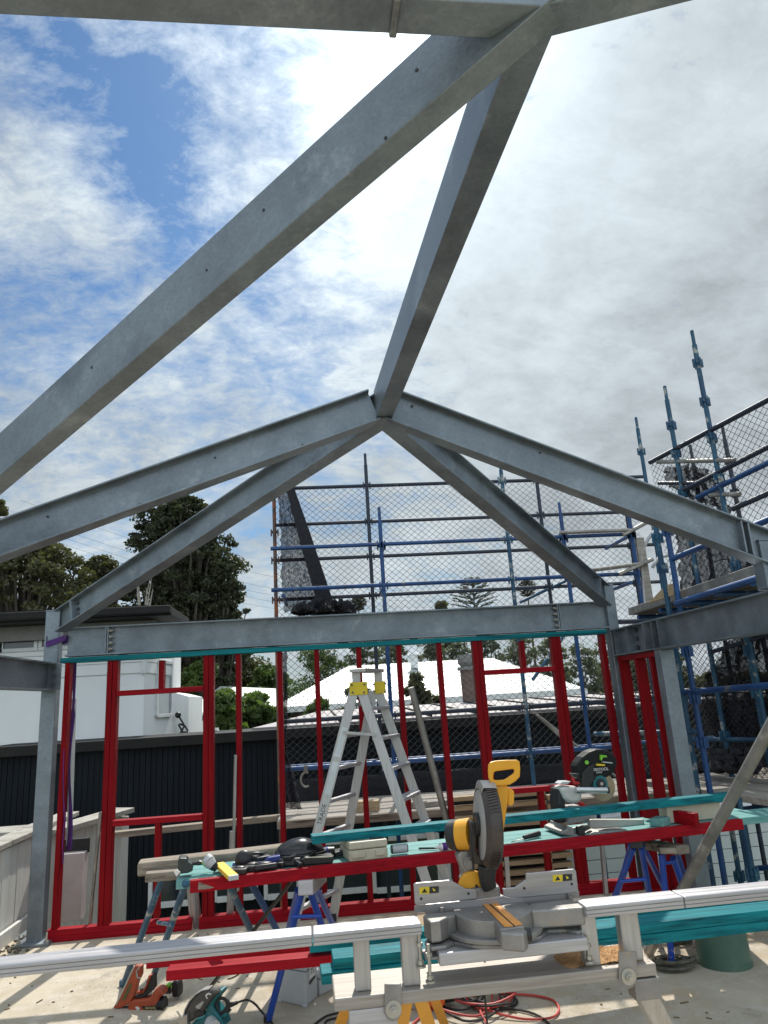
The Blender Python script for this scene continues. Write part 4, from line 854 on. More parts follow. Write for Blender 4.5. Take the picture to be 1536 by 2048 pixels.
sheet('shade_net', 'large dense black net hanging on the right scaffold below the side beam', NETT, [[h(1440, 1280), h(1500, 1262), h(1560, 1250)], [h(1425, 1330), h(1500, 1330), h(1560, 1330)], [h(1400, 1345), h(1480, 1400), h(1540, 1400)], [h(1392, 1420), h(1470, 1450), h(1545, 1450)], [h(1420, 1480), h(1480, 1490), h(1550, 1490)]], wob=.09, seed=8)
sheet('shade_net', 'thin veil of black net behind the short red frame on the right', NETS, [[h(1395, 1345), h(1440, 1300), h(1480, 1275)], [h(1385, 1400), h(1440, 1400), h(1500, 1400)], [h(1400, 1560), h(1450, 1560), h(1545, 1560)]], wob=.05, seed=9)
sheet('dark_tarpaulin', 'black tarpaulin roll lying on the planks of the right scaffold', NETK, [[h(1446, 1500, -.2), h(1500, 1500, -.2), h(1560, 1498, -.2)], [h(1448, 1535, -.3), h(1500, 1540, -.3), h(1570, 1540, -.3)]], th=.05, cat='tarpaulin', group=None, wob=.05, seed=10)
sheet('dark_tarpaulin', 'black sheet hanging low along the back scaffold behind the second window opening', NETK, [[P(590, 1560, y=8.9), P(800, 1545, y=8.9), P(1180, 1522, y=8.9)], [P(592, 1612, y=8.9), P(800, 1600, y=8.9), P(1180, 1572, y=8.9)]], th=.01, cat='tarpaulin', group=None, wob=.02, seed=11)

# ================================================================ LADDER
t = thing('stepladder', 'aluminium stepladder with yellow hinge plates standing open before the far wall frame', 'stepladder', V(.35, 6.3, 0))
F1, F2, F3, F4 = P(576, 1893, z=0), P(664, 1832, y=6.54), P(888, 1866, z=0), P(914, 1806, y=6.54)
F2.z = F4.z = 0
ztp = 2.02
T1, T2, T3, T4 = P(711, 1370, y=6.18), P(746, 1382, y=6.48), P(722, 1380, y=6.18), P(757, 1385, y=6.48)
def stile(a, b, w=.065, d=.028):
    MB().channel(a, b, d, w, .004, 1, up=V(0, 1, 0)).build('stile', ALUV, t)
for a, b in ((F1, T1), (F2, T2), (F3, T3), (F4, T4)):
    dd = (b-a).normalized(); side = dd.cross(V(0, 1, 0)).normalized(); MB().bar(a, b, .078, .028, up=V(0, 1, 0)).build('stile', ALUV, t, .003)
    q = a+V(0, 0, .03); MB().box(q, (.075, .04, .06)).build('foot', BLK, t, .006)
capz = max(T1.z, T2.z)+.05
ca, cb = P(712, 1345, y=T1.y), P(756, 1343, y=T2.y)
MB().prism([V(ca.x-.06, 6.12, ca.z+.03), V(ca.x+.08, 6.12, ca.z+.03), V(cb.x+.06, 6.54, ca.z+.03), V(cb.x-.08, 6.54, ca.z+.03)], V(0, 0, -.03)).build('top_cap', ALUV, t, .005)
for c_ in (ca, cb): MB().box(c_-V(-.0, 0, .08), (.07, .02, .17)).build('cap_bracket', ALUV, t, .004)
for c_, y in ((P(717, 1377, y=T1.y-.025), 0), (P(760, 1375, y=T2.y-.03), 0)):
    mb = MB(); mb.box(c_, (.15 if y == 0 and c_.y < 6.3 else .10, .008, .105)); pl_ = mb.build('hinge_plate', STKY, t, .008)
    for dx, dz in ((-.05, -.03), (.045, -.035), (-.055, .03), (.05, .03)):
        b = MB(); b.tube([c_+V(dx, -.004, dz), c_+V(dx, -.012, dz)], .009, 7); b.build('rivet', BOLTD, pl_)
for (a, b, c, d, n, w) in ((F1, T1, F2, T2, 7, .045), (F3, T3, F4, T4, 7, .10)):
    for i in range(n):
        f = (i+.95)/(n+.6); p, q = a+(b-a)*f, c+(d-c)*f; q.z = p.z; p = p+V(0, 0, 0)
        MB().bar(p, q, w, .028).build('tread', ALU, t, .003)
for a, b, c, d in ((F1, T1, F3, T3),):
    f = .80; MB().bar(a+(b-a)*f-V(0, .03, 0), c+(d-c)*f-V(0, .03, 0), .012, .022).build('spreader', ALUV, t)
# stickers and writing on the near left stile
u_ = (T1-F1).normalized(); yv = V(0, -1, 0); sd_ = u_.cross(V(0, 1, 0)).normalized(); nn_ = sd_.cross(u_); nn_ = nn_ if nn_.y < 0 else -nn_
def onst(f0, f1, m, nm, w=.05, lift=.0145):
    a, b = F1+(T1-F1)*f0, F1+(T1-F1)*f1; o_ = nn_*lift; MB().prism([a-sd_*w/2+o_, a+sd_*w/2+o_, b+sd_*w/2+o_, b-sd_*w/2+o_], nn_*.001).build(nm, m, t)
onst(.70, .82, mat('pale_label', (.62, .66, .66), rough=.5), 'sticker'); onst(.55, .68, mat('pale_label', (.62, .66, .66)), 'sticker'); onst(.40, .535, mat('grey_label', (.55, .55, .52), rough=.5), 'sticker')
writing('lettering', 'TRADE', .05, F1+(T1-F1)*.475+nn_*.016, u_, sd_ if sd_.x < 0 else -sd_, BLK, t)

# ================================================================ TREES, POWER LINES
def leaves(mb, c, r, n, s, flat=.75, rng=RNG):
    c = np.array(c); d = rng.normal(size=(n, 3)); d /= np.linalg.norm(d, axis=1)[:, None]; rad = rng.random(n)**.45
    p = c+d*rad[:, None]*np.array([r, r, r*flat]); a = rng.normal(size=(n, 3)); a /= np.linalg.norm(a, axis=1)[:, None]
    b = np.cross(a, rng.normal(size=(n, 3))); b /= np.linalg.norm(b, axis=1)[:, None]
    sz = s*(.6+.8*rng.random(n))[:, None]; q = np.stack([p-a*sz, p+b*sz*.5, p+a*sz, p-b*sz*.5], 1).reshape(-1, 3); o = len(mb.v)
    mb.v += [tuple(x) for x in q.tolist()]; mb.f += [[o+4*i, o+4*i+1, o+4*i+2, o+4*i+3] for i in range(n)]; mb.mi += [mb.cur]*n; mb.sm += [False]*n
def tree(name, label, base, h, w, ncl, nl, ls, m, group='trees beyond the neighbouring houses', trunk=.2, lean=0, shape='round', bark=None, z0=.25, seed=0, clr=.17, cat='tree'):
    rg = random.Random(seed); t = thing(name, label, cat, base, group); base = Vector(base)
    tp = base+V(lean, 0, h*.8); mb = MB(); mid = base+(tp-base)*.5+V(rg.uniform(-.05, .05)*h, 0, 0); mb.tube([base, mid, tp], trunk, 7, trunk*.25)
    cr = MB(); cl = []
    for i in range(ncl):
        f = rg.random(); zf = z0+(1-z0)*f; a = rg.uniform(0, 2*math.pi)
        if shape == 'cone': rad = w*(1.02-f)**.8
        elif shape == 'round': rad = w*math.sqrt(max(.03, 1-(2*f-.85)**2*.75))
        else: rad = w*(1-.3*f)
        rr = rad*rg.uniform(.35, 1.0); c = base+V(lean*zf+rr*math.cos(a), rr*math.sin(a)*.8, h*zf); cl.append(c)
        leaves(cr, c, w*clr*rg.uniform(1.0, 2.2), nl, ls, .55)
        if i % 3 == 0:
            s_ = base+(tp-base)*min(.95, max(.15, zf*.8)); mb.tube([s_, (s_+c)/2+V(0, 0, -.04*h), c], trunk*.35, 5, trunk*.08)
    mb.build('trunk', bark or BARK, t); cr.build('crown', m, t, recalc=False); return t
def bpt(px, py, y): return P(px, py, y=y)
G0 = -3.2
def tr(label, px, ptop, pwid, y, ncl, nl, ls, m, seed, **k):
    top = bpt(px, ptop, y); x = top.x; h = top.z-G0; w = pwid/2*y*1.0/FOC*1.03
    return tree(k.pop('name', 'tree'), label, V(x, y, G0), h, w, ncl, nl, ls, m, seed=seed, **k)
tr('tall dark spreading tree rising above the white house roof left of the scaffold', 372, 1000, 235, 30, 520, 100, .085, LEAFD, 11, trunk=.45, z0=.42, clr=.085)
tr('dark upper crown of the tall tree partly behind the left hip rafter', 330, 985, 130, 31, 120, 90, .085, LEAFD, 12, trunk=.2, z0=.72, clr=.13)
tr('dark tree with a ragged top lowest on the right of the tall dark tree', 440, 1120, 110, 29, 150, 90, .085, LEAFD, 17, trunk=.25, z0=.5, clr=.12)
tr('broad olive tree above the white house at the far left', 60, 1085, 300, 28, 460, 90, .08, LEAFO, 13, trunk=.4, z0=.5, clr=.08)
tr('small olive tree poking up between the left rafters at the picture edge', -10, 1000, 90, 29, 110, 90, .08, LEAFO, 14, trunk=.3, z0=.6, clr=.14)
tr('medium grey green tree between the olive tree and the tall dark tree', 200, 1118, 130, 30, 150, 90, .08, LEAFO, 15, trunk=.3, z0=.55, clr=.13)
t = thing('bare_tree', 'pale leafless tree in front of the tall dark tree', 'tree', bpt(285, 1235, 24)); rg = random.Random(4)
for k in range(9):
    b = bpt(287, 1240, 24); q = bpt(287+rg.uniform(-22, 22), rg.uniform(1150, 1185), 24); MB().tube([b-V(0, 0, 2), (b+q)/2+V(rg.uniform(-.1, .1), 0, 0), q], .035, 5, .008).build('limb', GREYBARK, t)
# greenery between the houses
for i, (px, pt, pw, y, m, lab, nm) in enumerate(((395, 1320, 110, 26, LEAFM, 'mid green tree right behind the corner of the white house', 'tree'), (470, 1300, 130, 34, LEAFO, 'olive tree above the small white metal roof', 'tree'), (448, 1385, 95, 17, LEAFL, 'bright green bush just above the black wall behind the first window opening', 'bush'), (510, 1395, 120, 18, LEAFL, 'bright green bush in front of the small white roof', 'bush'), (540, 1330, 90, 30, LEAFM, 'green tree behind the leftmost scaffold post', 'tree'),
        (640, 1305, 140, 44, LEAFM, 'olive green tree behind the left slope of the pale roof', 'tree'), (632, 1405, 90, 20, LEAFM, 'leafy bush before the left end of the pale roof', 'bush'), (715, 1375, 110, 20, LEAFO, 'dark bush right behind the stepladder', 'bush'), (838, 1345, 70, 20, LEAFO, 'small dark tree crown in front of the pale roof right of the ladder', 'tree'))):
    tr(lab, px, pt, pw, y, 60, 130 if nm == 'tree' else 120, .10, m, 30+i, name=nm, cat=nm, trunk=.12, z0=.45, clr=.2)
for i, px in enumerate((720, 775, 860, 915, 975, 1040, 1100, 1160, 1215, 1270, 1330)):
    labs = ('second', 'third', 'fourth', 'fifth', 'sixth', 'seventh', 'eighth', 'ninth', 'tenth', 'eleventh', 'twelfth')
    tr('tall thin dark tree, %s from the left in the row beyond the pale roof' % labs[i], px, 1262+(i*37) % 29, 78, 48+(i % 3)*3, 90, 42, .12, LEAFF, 50+i, trunk=.14, z0=.42, clr=.17, group='row of dark trees beyond the pale roof')
for i, (px, pt, pw) in enumerate(((1270, 1330, 110), (1345, 1345, 110), (1420, 1350, 120), (1500, 1345, 130))):
    tr('bushy dark tree behind the right scaffold, %s from the left' % ('first', 'second', 'third', 'fourth')[i], px, pt, pw, 30, 120, 90, .10, LEAFO, 70+i, trunk=.2, z0=.4, clr=.14, group='bushy trees behind the right scaffold')
# layered pine against the sky
def pine(label, px, ptop, pw, y, seed):
    rg = random.Random(seed); top = bpt(px, ptop, y); t = thing('pine_tree', label, 'pine tree', V(top.x, y, G0), 'pines on the skyline'); MB().tube([V(top.x, y, G0), top], .18, 7, .04).build('trunk', BARK, t)
    cr = MB(); w = pw/2*y/FOC
    for k in range(9):
        zc_ = top.z-.1-k*w*.20; n = 7; rr = w*(.35+.65*min(1, k/3.5)) if k < 7 else w*.7
        for j in range(n):
            a = j*2*math.pi/n+k*.5; e = V(top.x+rr*math.cos(a), y+rr*math.sin(a), zc_+rr*.28); s_ = V(top.x, y, zc_)
            cr.tube([s_, e], .035, 4, .015, cap=False)
            for q in range(6): leaves(cr, s_+(e-s_)*(.4+.11*q)+V(0, 0, .03), w*.085, 9, .07, .4)
    cr.build('crown', LEAFD, t, recalc=False)
pine('layered pine standing against the sky right of the middle of the back scaffold', 944, 1160, 95, 55, 3)
pine('small distant pine on the skyline by the right hip rafter', 1052, 1160, 40, 60, 5)
pine('smallest distant pine just above the far beam near the net heap', 716, 1192, 34, 60, 6)
tr('low round tree top just showing over the far beam', 880, 1205, 40, 60, 30, 90, .18, LEAFO, 91, trunk=.15, z0=.7, clr=.3)
for k, (y0_, y1_) in enumerate(((1090, 1178), (1105, 1190), (1118, 1203), (1132, 1216), (1060, 1160))):
    a, b = P(40, y0_-60, y=60), P(900, y1_+25, y=75); pts = [a+(b-a)*(i/14)-V(0, 0, 2.2*math.sin(math.pi*i/14)) for i in range(15)]
    tag(MB().tube(pts, .011, 4).build('power_line', DSTEEL, None), '%s of the five thin power lines crossing the sky behind the left trees' % ('lowest but three', 'lowest but two', 'lowest but one', 'lowest', 'topmost')[k], 'power line', 'power lines', 'thing')

# ================================================================ WORK TABLE ON SAWHORSES
TZ = .85
TP = Plane(P(380, 1762, z=TZ), P(1400, 1648, z=TZ)); Tu, Tn = TP.u, TP.n
def tt(px, py, off=0.0, z=TZ):                  # point on the table top at image column px
    p = TP.at(px, py, off); p.z = z; return p
def board(name, label, a, b, w, h, m, cat, off=0, group=None):
    d = (b-a).normalized(); n = d.cross(Z).normalized()
    return tag(MB().bar(a, b, w, h).build(name, m, None, .003), label, cat, group, 'thing')
a, b = tt(380, 1775), tt(1488, 1655); ha = .062
o = board('timber_plank', 'red timber on edge along the front of the long work table', V(a.x, a.y, TZ-ha/2)+Tn*.022, V(b.x, b.y, TZ-ha/2)+Tn*.022, .045, ha, REDH, 'timber')
for k in range(3):
    a, b = tt(352+k*7, 1765, .06+k*.125), tt((1640, 1600, 1490)[k], 1640, .06+k*.125); a.z = b.z = TZ-.026
    board('timber_plank', ('front teal board of the work table top, just behind the red timber', 'middle teal board of the work table top', 'rear teal board of the work table top beside the old timber')[k], a+Tn*.055, b+Tn*.055, .118, .045, TEALP, 'timber')
p0 = P(277, 1736, y=TP.at(277, 1736, .52).y); p1 = TP.at(640, 1694, .52)
tag(MB().bar(p0, p1, .14, .075).build('old_timber', OLDW, None, .012), 'rough weathered timber beam with a broken end lying along the back of the work table', 'timber', kind='thing')
p0 = TP.at(292, 1752, .42); p1 = TP.at(420, 1742, .42); tag(MB().bar(p0, p1, .12, .05).build('old_timber', OLDW, None, .008), 'short weathered packer under the broken end of the old timber beam', 'timber', kind='thing')
pb0, pb1 = TP.at(623, 1683, .11), TP.at(1471, 1625, .11); zz = TZ+.106+.0225; print('TEALZ', pb0.z, pb1.z); pb0.z = pb1.z = zz
tag(MB().bar(pb0, pb1, .09, .045).build('timber_plank', TEAL, None, .003), 'long dark teal timber lying over the beige case and the far mitre saw', 'timber', kind='thing')
# sawhorses
def horse(label, legs, top, m, braces=(), blk=True, r=.020, mats=None):
    t = thing('sawhorse', label, 'sawhorse', P(*legs[0][1], z=0), 'sawhorses')
    for i, (tp_, ft, off) in enumerate(legs):
        f = P(*ft, z=0); q = TP.at(tp_[0], tp_[1], off); o = MB().tube([f, q], r, 12).build('leg', mats[i] if mats else m, t)
        MB().tube([f, f+V(0, 0, .035)], r*1.25, 12).build('foot', BLK if not mats else m, o)
    for a, b, o0, o1 in braces: MB().tube([TP.at(*a, o0), TP.at(*b, o1)], .011, 8).build('brace', m, t)
    if top: (x0, y0, o0), (x1, y1, o1), w, hh, mm = top; MB().bar(TP.at(x0, y0, o0), TP.at(x1, y1, o1), w, hh).build('rail', mm, t, .004)
    return t
horse('old sawhorse with chipped teal and blue legs under the left end of the work table', (((372, 1765), (300, 1972), .05), ((457, 1767), (532, 1925), .05), ((326, 1752), (246, 1972), .38), ((500, 1762), (592, 1930), .38)), ((415, 1768, -.0), (412, 1750, .45), .10, .05, OLDW), OLDBLUE, (((345, 1850), (316, 1845), .02, .35),), mats=[OLDBLUE, OLDBLUE, OLDBLUE, BLUE])
horse('bright blue sawhorse standing in front of the middle of the work table', (((603, 1785), (536, 2044), .02), ((622, 1786), (697, 2016), .02), ((596, 1780), (566, 1905), .40), ((632, 1775), (690, 1905), .40)), ((611, 1776, -.04), (640, 1750, .45), .085, .075, ALU), HORSE, (((583, 1834), (643, 1832), .02, .02), ((566, 1925), (672, 1922), 0, 0)))
horse('dark blue sawhorse under the work table in front of the second window opening', (((1266, 1695), (1196, 1888), .15), ((1282, 1694), (1315, 1880), .15), ((1262, 1690), (1232, 1800), .5), ((1284, 1690), (1340, 1800), .5)), ((1272, 1688, .05), (1276, 1680, .5), .08, .05, BLK), HORSE, (((1238, 1763), (1292, 1758), .15, .15),))
horse('cobalt blue sawhorse with a splintered wooden rail under the right end of the work table', (((1323, 1708), (1345, 1938), .1), ((1346, 1716), (1410, 1900), .1), ((1325, 1705), (1330, 1800), .5), ((1352, 1700), (1385, 1800), .5)), ((1340, 1702, .0), (1318, 1688, .5), .12, .035, OLDW), HORSE, (((1328, 1726), (1352, 1724), .1, .1),))
bh = TP.at(1320, 1700, .1); tag(MB().bar(TP.at(1300, 1690, .3), TP.at(1368, 1700, -.02), .09, .05).build('timber_offcut', OLDW, None, .004), 'splintered pale timber piece jutting out under the right end of the work table', 'timber offcut', kind='thing')
# dark steel bar
tag(MB().bar(TP.at(629, 1703, .09), P(396, 2010, z=0.0)+V(0, 0, .01), .035, .012).build('steel_bar', DSTEEL, None, .002), 'dark flat steel bar leaning from the floor up past the work table', 'steel bar', kind='thing')
# stack of red and teal lengths lying low on the sawhorse braces
SZ = .60
def low(name, label, a, b, off, w, h, z, m):
    p, q = P(*a, z=z+h/2), P(*b, z=z+h/2); p = p; q.z = p.z = z; d = (q-p).normalized(); n = V(-d.y, d.x, 0); n = n if n.y > 0 else -n
    return tag(MB().bar(p+n*(off+w/2), q+n*(off+w/2), w, h).build(name, m, None, .003), label, 'timber', 'lengths lying low on the sawhorses', 'thing')
low('timber_plank', 'long red length in front, shorter at the left than the one behind it', (332, 1942), (1130, 1866), 0, .09, .045, SZ-.075, REDH)
low('timber_plank', 'long red length reaching furthest left under the aluminium rail', (283, 1932), (1100, 1856), .095, .045, .045, SZ-.075, REDH)
low('timber_plank', 'teal length in front on top of the low stack', (666, 1918), (1660, 1806), .0, .14, .045, SZ, TEAL)
low('timber_plank', 'teal length below the front one, ending a little further left', (643, 1948), (1660, 1826), .0, .13, .045, SZ-.047, TEAL)
low('timber_plank', 'teal length at the back of the low stack, its end at the red lengths', (620, 1906), (1660, 1796), .145, .09, .045, SZ-.010, TEAL)

# ---------------------------------------------------------------- things on the table
zt_ = TZ-.003
def tpr(pts, o0, o1, mb=None): return TP.pr(pts, o0, o1, mb)
c3 = lambda x, y: (260+x/4.042, 1580+y/4.042)
c4 = lambda x, y: (560+x/4.042, 1640+y/4.042)
def C(f, L): return [f(*p) for p in L]
# drill with battery
t = thing('cordless_drill', 'cordless drill with a big black battery lying at the left end of the work table', 'drill', tt(385, 1740, .2))
tpr(C(c3, [(388, 565), (400, 550), (455, 552), (470, 580), (505, 600), (508, 655), (470, 672), (405, 680), (388, 650)]), .10, .20).build('battery', mat('dark_green_black_plastic', (.022, .035, .035), rough=.4), t, .006)
tpr(C(c3, [(490, 585), (560, 572), (600, 580), (600, 605), (560, 612), (495, 610)]), .13, .18).build('handle', BLK, t, .008)
tpr(C(c3, [(575, 590), (600, 575), (640, 590), (640, 620), (600, 620)]), .12, .19).build('body', GREENP, t, .005)
mb = MB(); mb.tube([TP.at(*c3(612, 555), .15), TP.at(*c3(640, 580), .14)], .034, 14, .036); mb.tube([TP.at(*c3(640, 580), .14), TP.at(*c3(672, 615), .13)], .036, 14, .026); mb.build('motor_housing', SYST, t)
mb = MB(); 
for k in range(4): mb.tube([TP.at(*c3(668+k*9, 608+k*9), .13), TP.at(*c3(674+k*9, 614+k*9), .13)], .028-k*.003, 12)
mb.build('chuck', BLK, t)
tag(tpr(C(c3, [(355, 665), (380, 643), (405, 665), (375, 700)]), .02, .03).build('paper_tag', WHT, None), 'small white paper tag under the drill battery', 'tag', kind='thing')
# short yellow level hanging over the front edge
t = thing('spirit_level', 'short yellow level with a grey end lying across the front edge of the work table', 'level', tt(455, 1745))
pA, pB_ = tt(438, 1728, .20, TZ+.03), tt(466, 1752, -.12, TZ+.02)
MB().bar(pA, pB_, .055, .022).build('body', mat('yellow_level', (.78, .52, .05), (.68, .44, .04), rough=.5), t, .003); MB().bar(pA+(pB_-pA)*1.0+V(0, 0, -.001), pB_+(pB_-pA)*.06, .054, .024).build('end_cap', SYST, t, .003)
# ear muffs
t = thing('ear_muffs', 'round black ear muff cup with a dark band on the work table', 'ear muffs', tt(490, 1725, .15))
MB().ball(TP.at(*c3(922, 565), .15), .053, (1, .7, 1), 18, 12).build('cup', BLK, t)
mb = MB(); c_ = TP.at(*c3(1010, 575), .2); mb.tube([c_+Tu*.07*math.cos(q)+V(0, 0, .045*math.sin(q))+Tn*.02*math.cos(q*2) for q in [math.pi*i/10-.4 for i in range(11)]], .008, 8); mb.build('headband', BLK, t)
# black tool belt and pouches
t = thing('tool_belt', 'black tool belt with pouches and straps spread over the work table', 'tool belt', tt(540, 1735, .1))
rg = random.Random(3)
for k, (x, y, w, h_, o_) in enumerate(((885, 665, .10, .03, .06), (990, 640, .12, .035, .1), (1090, 618, .13, .03, .08), (1190, 590, .12, .035, .13), (1300, 575, .13, .04, .12), (1380, 560, .10, .04, .2), (1060, 565, .09, .05, .2))):
    c_ = TP.at(*c3(x, y), o_); c_.z = max(c_.z, TZ+.015); mb = MB(); R = Matrix.Rotation(rg.uniform(-.5, .5)+math.atan2(Tu.y, Tu.x), 3, 'Z') @ Matrix.Rotation(rg.uniform(-.15, .15), 3, 'X')
    mb.box(c_, (w, .10, h_), R); mb.ball(c_+V(0, 0, h_*.4), w*.32, (1.2, .8, .35), 10, 6, R); mb.build('pouch', BLK, t, .008)
pts = [TP.at(*c3(870+i*42, 650-i*8.5+8*math.sin(i*1.7)), .12+.06*math.sin(i*1.1)) for i in range(14)]
for p in pts: p.z = max(p.z, TZ+.012)+.012*abs(math.sin(p.x*40))
mb = MB(); mb.tube(pts, .013, 8); mb.build('strap', NETK, t)
for k in range(9):
    c_ = TP.at(*c3(880+k*60, 640-k*10), .02+.2*rg.random()); c_.z = TZ+.02; mb = MB(); mb.cyl(c_, V(rg.uniform(-1, 1), rg.uniform(-1, 1), .2), .014, .07, 8); mb.build('buckle', BLK if k % 3 else BLUEPL, t)
t = thing('nail_puller', 'dark blue handled hand tool lying on the black tool belt', 'hand tool', tt(550, 1720, .15))
tpr(C(c3, [(1090, 575), (1120, 545), (1215, 528), (1222, 560), (1180, 585), (1100, 592)]), .10, .14).build('grip', BLUEPL, t, .006); MB().bar(TP.at(*c3(1095, 580), .12), TP.at(*c3(1030, 600), .14), .03, .012).build('blade', BOLTD, t, .002)
t = thing('metal_bracket', 'dark bent metal bracket lying on the old timber behind the ear muffs', 'bracket', tt(528, 1710, .3)); tpr(C(c3, [(1040, 515), (1105, 500), (1110, 560), (1060, 590), (1040, 560)]), .26, .27).build('plate', DSTEEL, t)
# welding mask
t = thing('safety_helmet', 'glossy black face shield resting on the tool belt', 'face shield', tt(597, 1700, .2)); vs = []; c_ = TP.at(600, 1706, .2)
R = Matrix.Rotation(math.atan2(Tu.y, Tu.x), 3, 'Z')
mb = MB(); n1, n2 = 18, 9
for i in range(n2+1):
    for j in range(n1+1):
        th = math.pi*(.0+.5*i/n2); q = math.pi*2*j/n1; v = V(math.sin(th)*math.cos(q)*.150, math.sin(th)*math.sin(q)*.10, math.cos(th)*.085)
        if v.x > .03: v.z *= 1-.25*(v.x-.03)/.12
        vs.append(c_+R @ v)
mb.add(vs, [(i*(n1+1)+j, i*(n1+1)+j+1, (i+1)*(n1+1)+j+1, (i+1)*(n1+1)+j) for i in range(n2) for j in range(n1)], True); o = mb.build('shell', mat('glossy_black', (.02, .02, .022), rough=.18), t); o.modifiers.new('thick', 'SOLIDIFY').thickness = .004
mb = MB(); mb.tube([c_+R @ V(.155*math.cos(q), .104*math.sin(q), .002) for q in [2*math.pi*i/24 for i in range(25)]], .006, 6); mb.build('rim', BLK, t)
# pale fastener tray and dark case
t = thing('fastener_tray', 'cream fastener tray with dark pieces in it beside the tool belt', 'tray', tt(635, 1722, .15)); tpr(C(c4, [(170, 325), (205, 300), (435, 295), (440, 320), (420, 350), (200, 365)]), .05, .16).build('tray', BLK, t, .004)
MB().prism([TP.at(*c4(200, 322), .05), TP.at(*c4(425, 300), .05), TP.at(*c4(435, 300), .16), TP.at(*c4(215, 318), .16)], V(0, 0, .012)).build('lid', mat('cream_paper', (.62, .60, .48), rough=.7), t, .002)
t = thing('cordless_grinder', 'black and navy cordless grinder lying behind the cream tray', 'grinder', tt(655, 1712, .2)); mb = MB(); mb.tube([TP.at(*c4(280, 285), .22), TP.at(*c4(390, 262), .22)], .028, 12, .034); mb.build('body', BLUEPL, t)
mb = MB(); mb.tube([TP.at(*c4(390, 268), .22), TP.at(*c4(440, 258), .22)], .036, 12, .03); mb.build('head', BLK, t); tpr(C(c4, [(440, 262), (510, 245), (515, 290), (450, 300)]), .17, .26).build('battery', BLK, t, .006)
# beige case
t = thing('tool_case', 'beige latched case standing on the work table under the teal timber', 'case', tt(732, 1710, .15)); p0, p1 = TP.at(*c4(562, 327), .02), TP.at(*c4(875, 297), .02); H_ = .14
d_ = (p1-p0); d_.z = 0; L = d_.length; d_.normalize(); nb_ = V(-d_.y, d_.x, 0)
MB().prism([V(p0.x, p0.y, TZ), V(p1.x, p1.y, TZ), V(p1.x, p1.y, TZ)+nb_*.22, V(p0.x, p0.y, TZ)+nb_*.22-d_*.02], V(0, 0, .060)).build('body', BEIGE, t, .008)
MB().prism([V(p0.x, p0.y, TZ+.063)-nb_*.003, V(p1.x, p1.y, TZ+.063)-nb_*.003, V(p1.x, p1.y, TZ+.063)+nb_*.22, V(p0.x, p0.y, TZ+.063)+nb_*.22-d_*.02], V(0, 0, .042)).build('lid', BEIGE, t, .008)
for f, m_, w in ((.22, BEIGE, .08), (.80, BEIGE, .055)): c_ = V(p0.x, p0.y, TZ+.035)+d_*L*f-nb_*.006; MB().box(c_, (w, .012, .03), Matrix.Rotation(math.atan2(d_.y, d_.x), 3, 'Z')).build('latch', m_, t, .004)
MB().box(V(p0.x, p0.y, TZ+.108)+d_*L*.75+nb_*.03, (.08, .03, .008), Matrix.Rotation(math.atan2(d_.y, d_.x), 3, 'Z')).build('lid_recess', BLK, t, .002)
# tape, pencil, glue, knife
t = thing('tape_roll', 'dark roll holder lying on its side right of the beige case', 'tape', tt(800, 1705, .1)); c_ = tt(799, 1705, .1, TZ+.028); mb = MB(); mb.tube([c_-Tu*.05, c_+Tu*.05], .024, 16); mb.build('roll', BLK, t); mb = MB(); mb.tube([c_-Tu*.044, c_+Tu*.044], .026, 16); mb.build('label_band', SYST, t)
t = thing('glue_bottle', 'small white and purple bottle with an orange cap near the yellow motor', 'bottle', tt(895, 1702)); pa = tt(880, 1703, .05, TZ+.022); mb = MB(); mb.tube([pa-Tu*.03, pa], .004, 8, .014); mb.build('nozzle', WHT, t); mb = MB(); mb.tube([pa, pa+Tu*.06], .021, 14); mb.build('body', WHT, t); mb = MB(); mb.tube([pa+Tu*.015, pa+Tu*.045], .0215, 14); mb.build('label_band', PURPLE, t); mb = MB(); mb.tube([pa+Tu*.06, pa+Tu*.095], .021, 12, .012); mb.build('cap', ORBR, t)
t = thing('pencil', 'dark marking pencil lying by the orange capped bottle', 'pencil', tt(860, 1702, .1)); mb = MB(); mb.tube([tt(838, 1702, .16, TZ+.006), tt(875, 1704, .10, TZ+.008)], .006, 6); mb.build('barrel', BLK, t); mb = MB(); mb.tube([tt(875, 1704, .10, TZ+.008), tt(880, 1704, .095, TZ+.008)], .006, 6, .001); mb.build('tip', WOOD, t)
c8 = lambda x, y: (1080+x/5.908, 1480+y/5.908)
t = thing('hand_chisel', 'thin blade tool with a chunky black handle lying left of the far mitre saw', 'hand tool', tt(1060, 1690, .1)); mb = MB(); mb.tube([tt(1049, 1690, .1, TZ+.014), tt(1080, 1684, .15, TZ+.018)], .013, 10, .018); mb.build('handle', BLK, t); MB().bar(tt(1024, 1694, .06, TZ+.004), tt(1050, 1690, .10, TZ+.01), .010, .003).build('blade', BOLT, t)
t = thing('timber_block', 'small teal block with a dark end in front of the far mitre saw', 'timber block', tt(1325, 1655, .1)); MB().box(tt(1322, 1658, .10, TZ+.022), (.11, .09, .045), Matrix.Rotation(.7, 3, 'Z')).build('block', TEALP, t, .002)
tag(MB().bar(tt(1294, 1655, .32, TZ+.05), tt(1398, 1662, -.03, TZ+.034), .045, .075).build('timber_plank', REDY, None, .003), 'short red timber lying across the work table right of the far mitre saw', 'timber', kind='thing')
